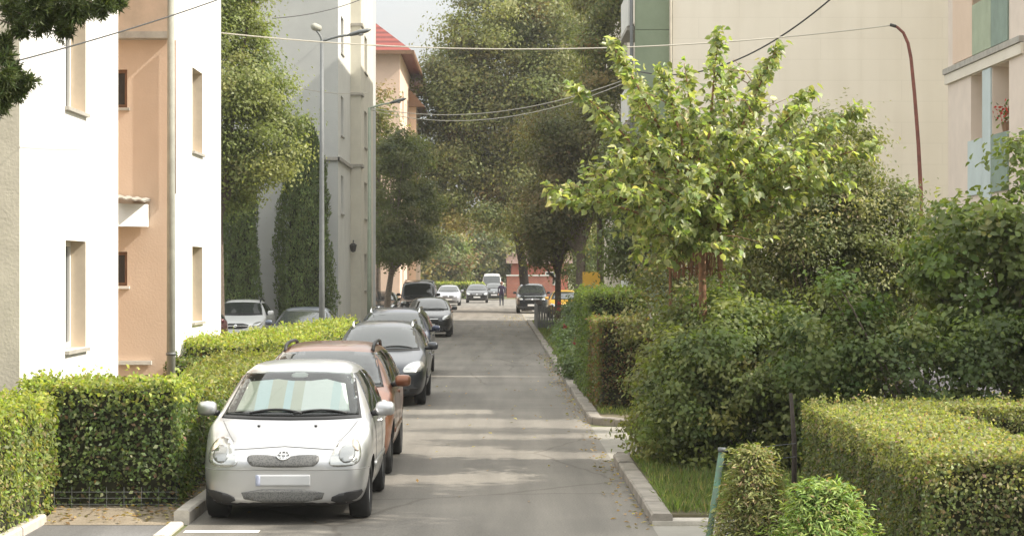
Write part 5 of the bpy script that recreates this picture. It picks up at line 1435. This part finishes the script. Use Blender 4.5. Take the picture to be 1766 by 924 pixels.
pl = pt(555, 70, 53)
l1 = thing('street_lamp', 'tall grey double-armed street lamp before the grey end wall', 'street lamp', (pl.x, 53, 0))
MB().tube([(pl.x, 53, -.1), (pl.x, 53, 2.5), (pl.x, 53, 5), (pl.x, 53, pl.z)], [.085, .07, .06, .045], 12).build('pole', M_METAL, l1, True)
cobra(l1, (pl.x, 53, pl.z - .03), pt(600, 61, 53), M_METAL)
q = pt(545, 52, 53); MB().tube(bez((pl.x, 53, pl.z - .02), (pl.x, 53, pl.z + .1), q, 6), .03, 8).build('arm', M_METAL, l1, True)
MB().tube([q + Vector((-.10, -.12, .09)), q + Vector((-.05, -.06, .08)), q + Vector((.08, .08, .04)), q + Vector((.12, .1, 0))], [.05, .10, .09, .04], 10).build('flood_light', M_POLE, l1, True)
p2 = pt(637, 186, 73)
l2 = thing('street_lamp', 'slim grey green street lamp with one arm beyond the grey building', 'street lamp', (p2.x, 73, 0))
MB().tube([(p2.x, 73, -.1), (p2.x, 73, 3), (p2.x, 73, p2.z)], [.085, .07, .05], 12).build('pole', M_GRNP, l2, True)
cobra(l2, (p2.x, 73, p2.z - .03), pt(672, 178, 73), M_GRNP)
pp = pt(295, 600, 29.6)
ut = thing('utility_pole', 'weathered pale pole standing in front of the white block on the left', 'pole', (pp.x, 29.6, .05))
MB().tube([(pp.x, 29.6, -.05), (pp.x, 29.6, 4), (pp.x, 29.6, 7.6)], [.066, .058, .05], 14).build('pole', M_POLE, ut, True)
MB().tube([(pp.x, 29.6, 1.2), (pp.x, 29.6, 1.24)], .075, 12).build('band', M_METAL, ut, True)
# curved red pole
rp = thing('cable_pole', 'rusty red pole with a curved top behind the tall dark shrub', 'pole', (pt(1588, 330, 35).x, 35, 0))
rpts = [(pt(1590, 330, 35).x, 35, 0)] + [tuple(pt(x, y, 35)) for x, y in ((1588, 330), (1584, 250), (1577, 160), (1571, 100), (1566, 75), (1558, 57), (1547, 47), (1537, 43))]
MB().tube(rpts, [.042, .036, .033, .031, .029, .028, .026, .024, .022], 10).build('pole', M_RUST, rp, True)
MB().tube([pt(1545, 46, 35), pt(1535, 43, 35)], .028, 8).build('end_cap', M_WIRE, rp, True)

def cable(label, a, b, sag, r, m, group='overhead cables'):
    a, b = Vector(a), Vector(b)
    p = [a.lerp(b, t) - Vector((0, 0, sag * 4 * t * (1 - t))) for t in [i / 40 for i in range(41)]]
    return tag(MB().tube(p, r, 6).build('overhead_cable', m, None, True), label, 'cable', group)
cable('pale cable crossing the whole street from the curved red pole to the white block', pt(1537, 44, 35), pt(381, 57, 36.4), .35, .012, M_WIREL)
cable('dark cable from the right edge building down to the green balcony stack', pt(1445, -12, 47), pt(1095, 122, 60.1), .75, .02, M_WIRE)
cable('upper of two thin cables spanning the street behind the first street lamp', pt(640, 186, 73), pt(1085, 135, 62.9), .62, .014, M_WIREL)
cable('lower of two thin cables spanning the street behind the first street lamp', pt(640, 190, 73), pt(1085, 140, 62.9), .75, .014, M_WIREL)
cable('thin dark cable sloping across the white block at the top left', pt(-60, 128, 17), pt(440, -24, 24), .05, .008, M_WIRE)
cable('thin dark cable running up across the top of the grey end wall', pt(470, 32, 56), pt(640, -8, 69.8), .15, .014, M_WIRE)
cable('thin grey cable across the grey end wall to the second street lamp', pt(500, 148, 60), pt(637, 160, 73), .12, .012, M_WIREL)

# ------------------------------------------------------------------ fences and posts on the right
gp = MB()
for i in range(12):
    x = 1.72 + i * .105
    gp.box(x, x + .09, 82.0, 82.03, .06, 1.04 + .05 * math.sin(i * 1.7))
for z in (.3, .8): gp.box(1.70, 2.98, 82.032, 82.07, z, z + .07)
for i in range(9):
    y = 82.1 + i * .8
    gp.box(1.69, 1.715, y, y + .7, .06, 1.02 + .05 * math.sin(i * 2.1))
tag(gp.build('board_fence', mat('grey_weathered_boards', (.16, .165, .165), .85, var=.25, scale=4)), 'grey weathered board fence between the tree trunks and the black car', 'fence')
yp = thing('hoarding', 'yellow painted panel behind the trees on the right', 'panel', (3.2, 69, 0))
MB().box(2.95, 3.55, 69, 69.06, .5, 2.40).build('panel', mat('yellow_panel', (.68, .40, .05), .6, var=.1), yp)
for x in (3.0, 3.44): MB().box(x, x + .06, 69.062, 69.12, 0, 2.4).build('post', M_METAL, yp)
gpo = thing('fence_post', 'leaning metal post with peeling green paint in the right foreground', 'post', (pt(1222, 924, 16).x, 16, 0))
a_ = pt(1222, 930, 16); b_ = pt(1245, 778, 16); a0 = a_ + (a_ - b_).normalized() * ((a_.z + .05) / ((b_ - a_).normalized().z))
m_gp = mat('peeling_green_paint', (.10, .26, .17), .6, col2=(.10, .085, .065), scale=7)
MB().tube([a0, a_, b_], .026, 10).build('post', m_gp, gpo, True)
MB().tube([b_, b_ + Vector((.002, 0, .03))], .034, 10).build('cap', M_METAL, gpo, True)
wf = MB()
for dz in (0, -.10): wf.tube([b_ + Vector((0, 0, dz)), pt(1372, 764 + dz * -230, 16.6)], .003, 5)
tag(wf.build('fence_wire', M_METAL), 'two strands of wire between the green post and the dark post', 'wire')
dp = pt(1368, 600, 16.7)
tag(MB().tube([(dp.x, 16.7, 0), (dp.x + .01, 16.7, 1.0), (dp.x - .02, 16.7, 1.42)], [.024, .021, .014], 8).build('wooden_post', mat('dark_wood', (.045, .035, .028), .9, var=.3, scale=12), None, True), 'dark rough wooden post at the corner of the big trimmed hedge', 'post')
rl = thing('rail_fence', 'dark metal rail fence behind the dense dark shrub on the right', 'fence', (6.2, 24.6, 0))
for z in (.55, 1.38): MB().box(3.6, 8.6, 24.58, 24.62, z, z + .045).build('rail', M_WIRE, rl)
for x in (3.7, 5.2, 6.7, 8.2): MB().box(x, x + .06, 24.622, 24.68, 0, 1.5).build('post', M_WIRE, rl)
# low wire mesh in front of the left hedge block
wm = MB()
for i in range(8): wm.tube([(-4.35 + 1.2 * i / 7, 20.0, .08), (-4.35 + 1.2 * i / 7, 20.0, .30)], .002, 4)
for z in (.13, .19, .25): wm.tube([(-4.37, 20.0, z), (-3.13, 20.0, z)], .0018, 4)
tag(wm.build('wire_mesh', M_METAL), 'low rusty wire mesh at the foot of the hedge block by the parking space', 'fence')

# ------------------------------------------------------------------ person walking away
def person():
    px, py = pt(865, 528, 141).x, 141.0
    root = thing('person', 'person in dark purple jacket and dark trousers walking in the far street', 'person', (px, py, 0))
    J = {'pel': (0, 0, .92), 'wai': (0, 0, 1.08), 'che': (0, .01, 1.30), 'nek': (0, .01, 1.44), 'neh': (0, .02, 1.50), 'hea': (0, .03, 1.60), 'top': (0, .03, 1.69)}
    for s, n in ((-1, 'l'), (1, 'r')):
        f = .14 * s
        J.update({'hip' + n: (.09 * s, 0, .88), 'kne' + n: (.10 * s, f + .02, .49), 'ank' + n: (.10 * s, f * 1.5 - .03, .10 + (.05 if s < 0 else 0)), 'toe' + n: (.11 * s, f * 1.5 + .15, .035),
                  'sho' + n: (.175 * s, 0, 1.39), 'elb' + n: (.23 * s, -f * .7, 1.12), 'wri' + n: (.22 * s, -f * 1.3 + .08, .90), 'pal' + n: (.22 * s, -f * 1.4 + .11, .82)})
        for k, (dx, l) in enumerate(((-.03, .075), (-.01, .085), (.01, .08), (.03, .065))): J[f'f{k}{n}'] = (.22 * s + dx, -f * 1.45 + .13, .82 - l)
        J['th' + n] = (.22 * s - .03 * s, -f * 1.4 + .16, .79)
    rad = {'pel': .14, 'wai': .125, 'che': .145, 'nek': .07, 'neh': .055, 'hea': .095, 'top': .06}
    for n in 'lr': rad.update({'hip' + n: .095, 'kne' + n: .062, 'ank' + n: .042, 'toe' + n: .035, 'sho' + n: .07, 'elb' + n: .048, 'wri' + n: .034, 'pal' + n: .038, 'th' + n: .010, **{f'f{k}{n}': .009 for k in range(4)}})
    E = [('pel', 'wai'), ('wai', 'che'), ('che', 'nek'), ('nek', 'neh'), ('neh', 'hea'), ('hea', 'top')]
    for n in 'lr': E += [('pel', 'hip' + n), ('hip' + n, 'kne' + n), ('kne' + n, 'ank' + n), ('ank' + n, 'toe' + n), ('che', 'sho' + n), ('sho' + n, 'elb' + n), ('elb' + n, 'wri' + n), ('wri' + n, 'pal' + n), ('pal' + n, 'th' + n)] + [('pal' + n, f'f{k}{n}') for k in range(4)]
    K = list(J); me = bpy.data.meshes.new('body'); me.from_pydata([J[k] for k in K], [(K.index(a), K.index(b)) for a, b in E], [])
    t = bpy.data.objects.new('tmp', me); COL.objects.link(t)
    t.modifiers.new('s', 'SKIN'); 
    for i, k in enumerate(K):
        sv = me.skin_vertices[0].data[i]; sv.radius = (rad[k], rad[k] * (.72 if k in ('pel', 'wai', 'che') else 1)); sv.use_root = (k == 'pel')
    ss = t.modifiers.new('u', 'SUBSURF'); ss.levels = 1; ss.render_levels = 1
    dg = bpy.context.evaluated_depsgraph_get(); body = bpy.data.meshes.new_from_object(t.evaluated_get(dg)); bpy.data.objects.remove(t); bpy.data.meshes.remove(me)
    body.materials.clear(); body.name = 'body'
    skin = mat('skin', (.50, .32, .24), .6); top = mat('purple_jacket', (.045, .03, .07), .85, var=.2, scale=12); leg = mat('dark_trousers', (.02, .024, .04), .85); shoe = mat('shoes', (.10, .09, .09), .7)
    link('body', body, [skin, top, leg, shoe], root, True, local=True)
    mi = []
    for p in body.polygons:
        c = p.center
        hand = abs(c.x) > .16 and c.z < .90
        mi.append(0 if c.z > 1.46 or hand else 1 if c.z > .86 else 3 if c.z < .09 else 2)
    body.polygons.foreach_set('material_index', mi)
    h = MB()
    vs = []; 
    for i in range(7):
        th = math.pi * .62 * i / 6
        for k in range(14):
            a = 2 * math.pi * k / 14
            vs.append((.112 * math.sin(th) * math.cos(a), .01 + .118 * math.sin(th) * math.sin(a) - .02 * i / 6, 1.60 + .125 * math.cos(th)))
    h.add(vs, [(i * 14 + k, i * 14 + (k + 1) % 14, (i + 1) * 14 + (k + 1) % 14, (i + 1) * 14 + k) for i in range(6) for k in range(14)])
    h.build('hair', mat('auburn_hair', (.16, .07, .04), .6), root, True, local=True)
    fc = MB(); fc.tube([(0, .115, 1.61), (0, .145, 1.585), (0, .12, 1.575)], [.008, .014, .012], 6)
    for s in (-1, 1): fc.tube([(s * .035, .112, 1.625), (s * .035, .122, 1.625)], .010, 8); fc.tube([(s * .10, .02, 1.60), (s * .115, .02, 1.60)], .025, 8)
    fc.build('face', skin, root, True, local=True)
person()

# ------------------------------------------------------------------ light haze between us and the end of the street
hz = bpy.data.materials.new('haze_air'); hz.use_nodes = True
ht = hz.node_tree; ht.nodes.clear()
ho = ht.nodes.new('ShaderNodeOutputMaterial'); hv = ht.nodes.new('ShaderNodeVolumePrincipled')
hv.inputs['Color'].default_value = (.95, .95, .92, 1); hv.inputs['Density'].default_value = HAZE; hv.inputs['Anisotropy'].default_value = .2
ht.links.new(hv.outputs[0], ho.inputs['Volume'])
hm = MB(); hm.box(-60, 60, -10, 240, -1.0, 24.0)
hz_o = hm.build('haze', hz, kind='stuff')
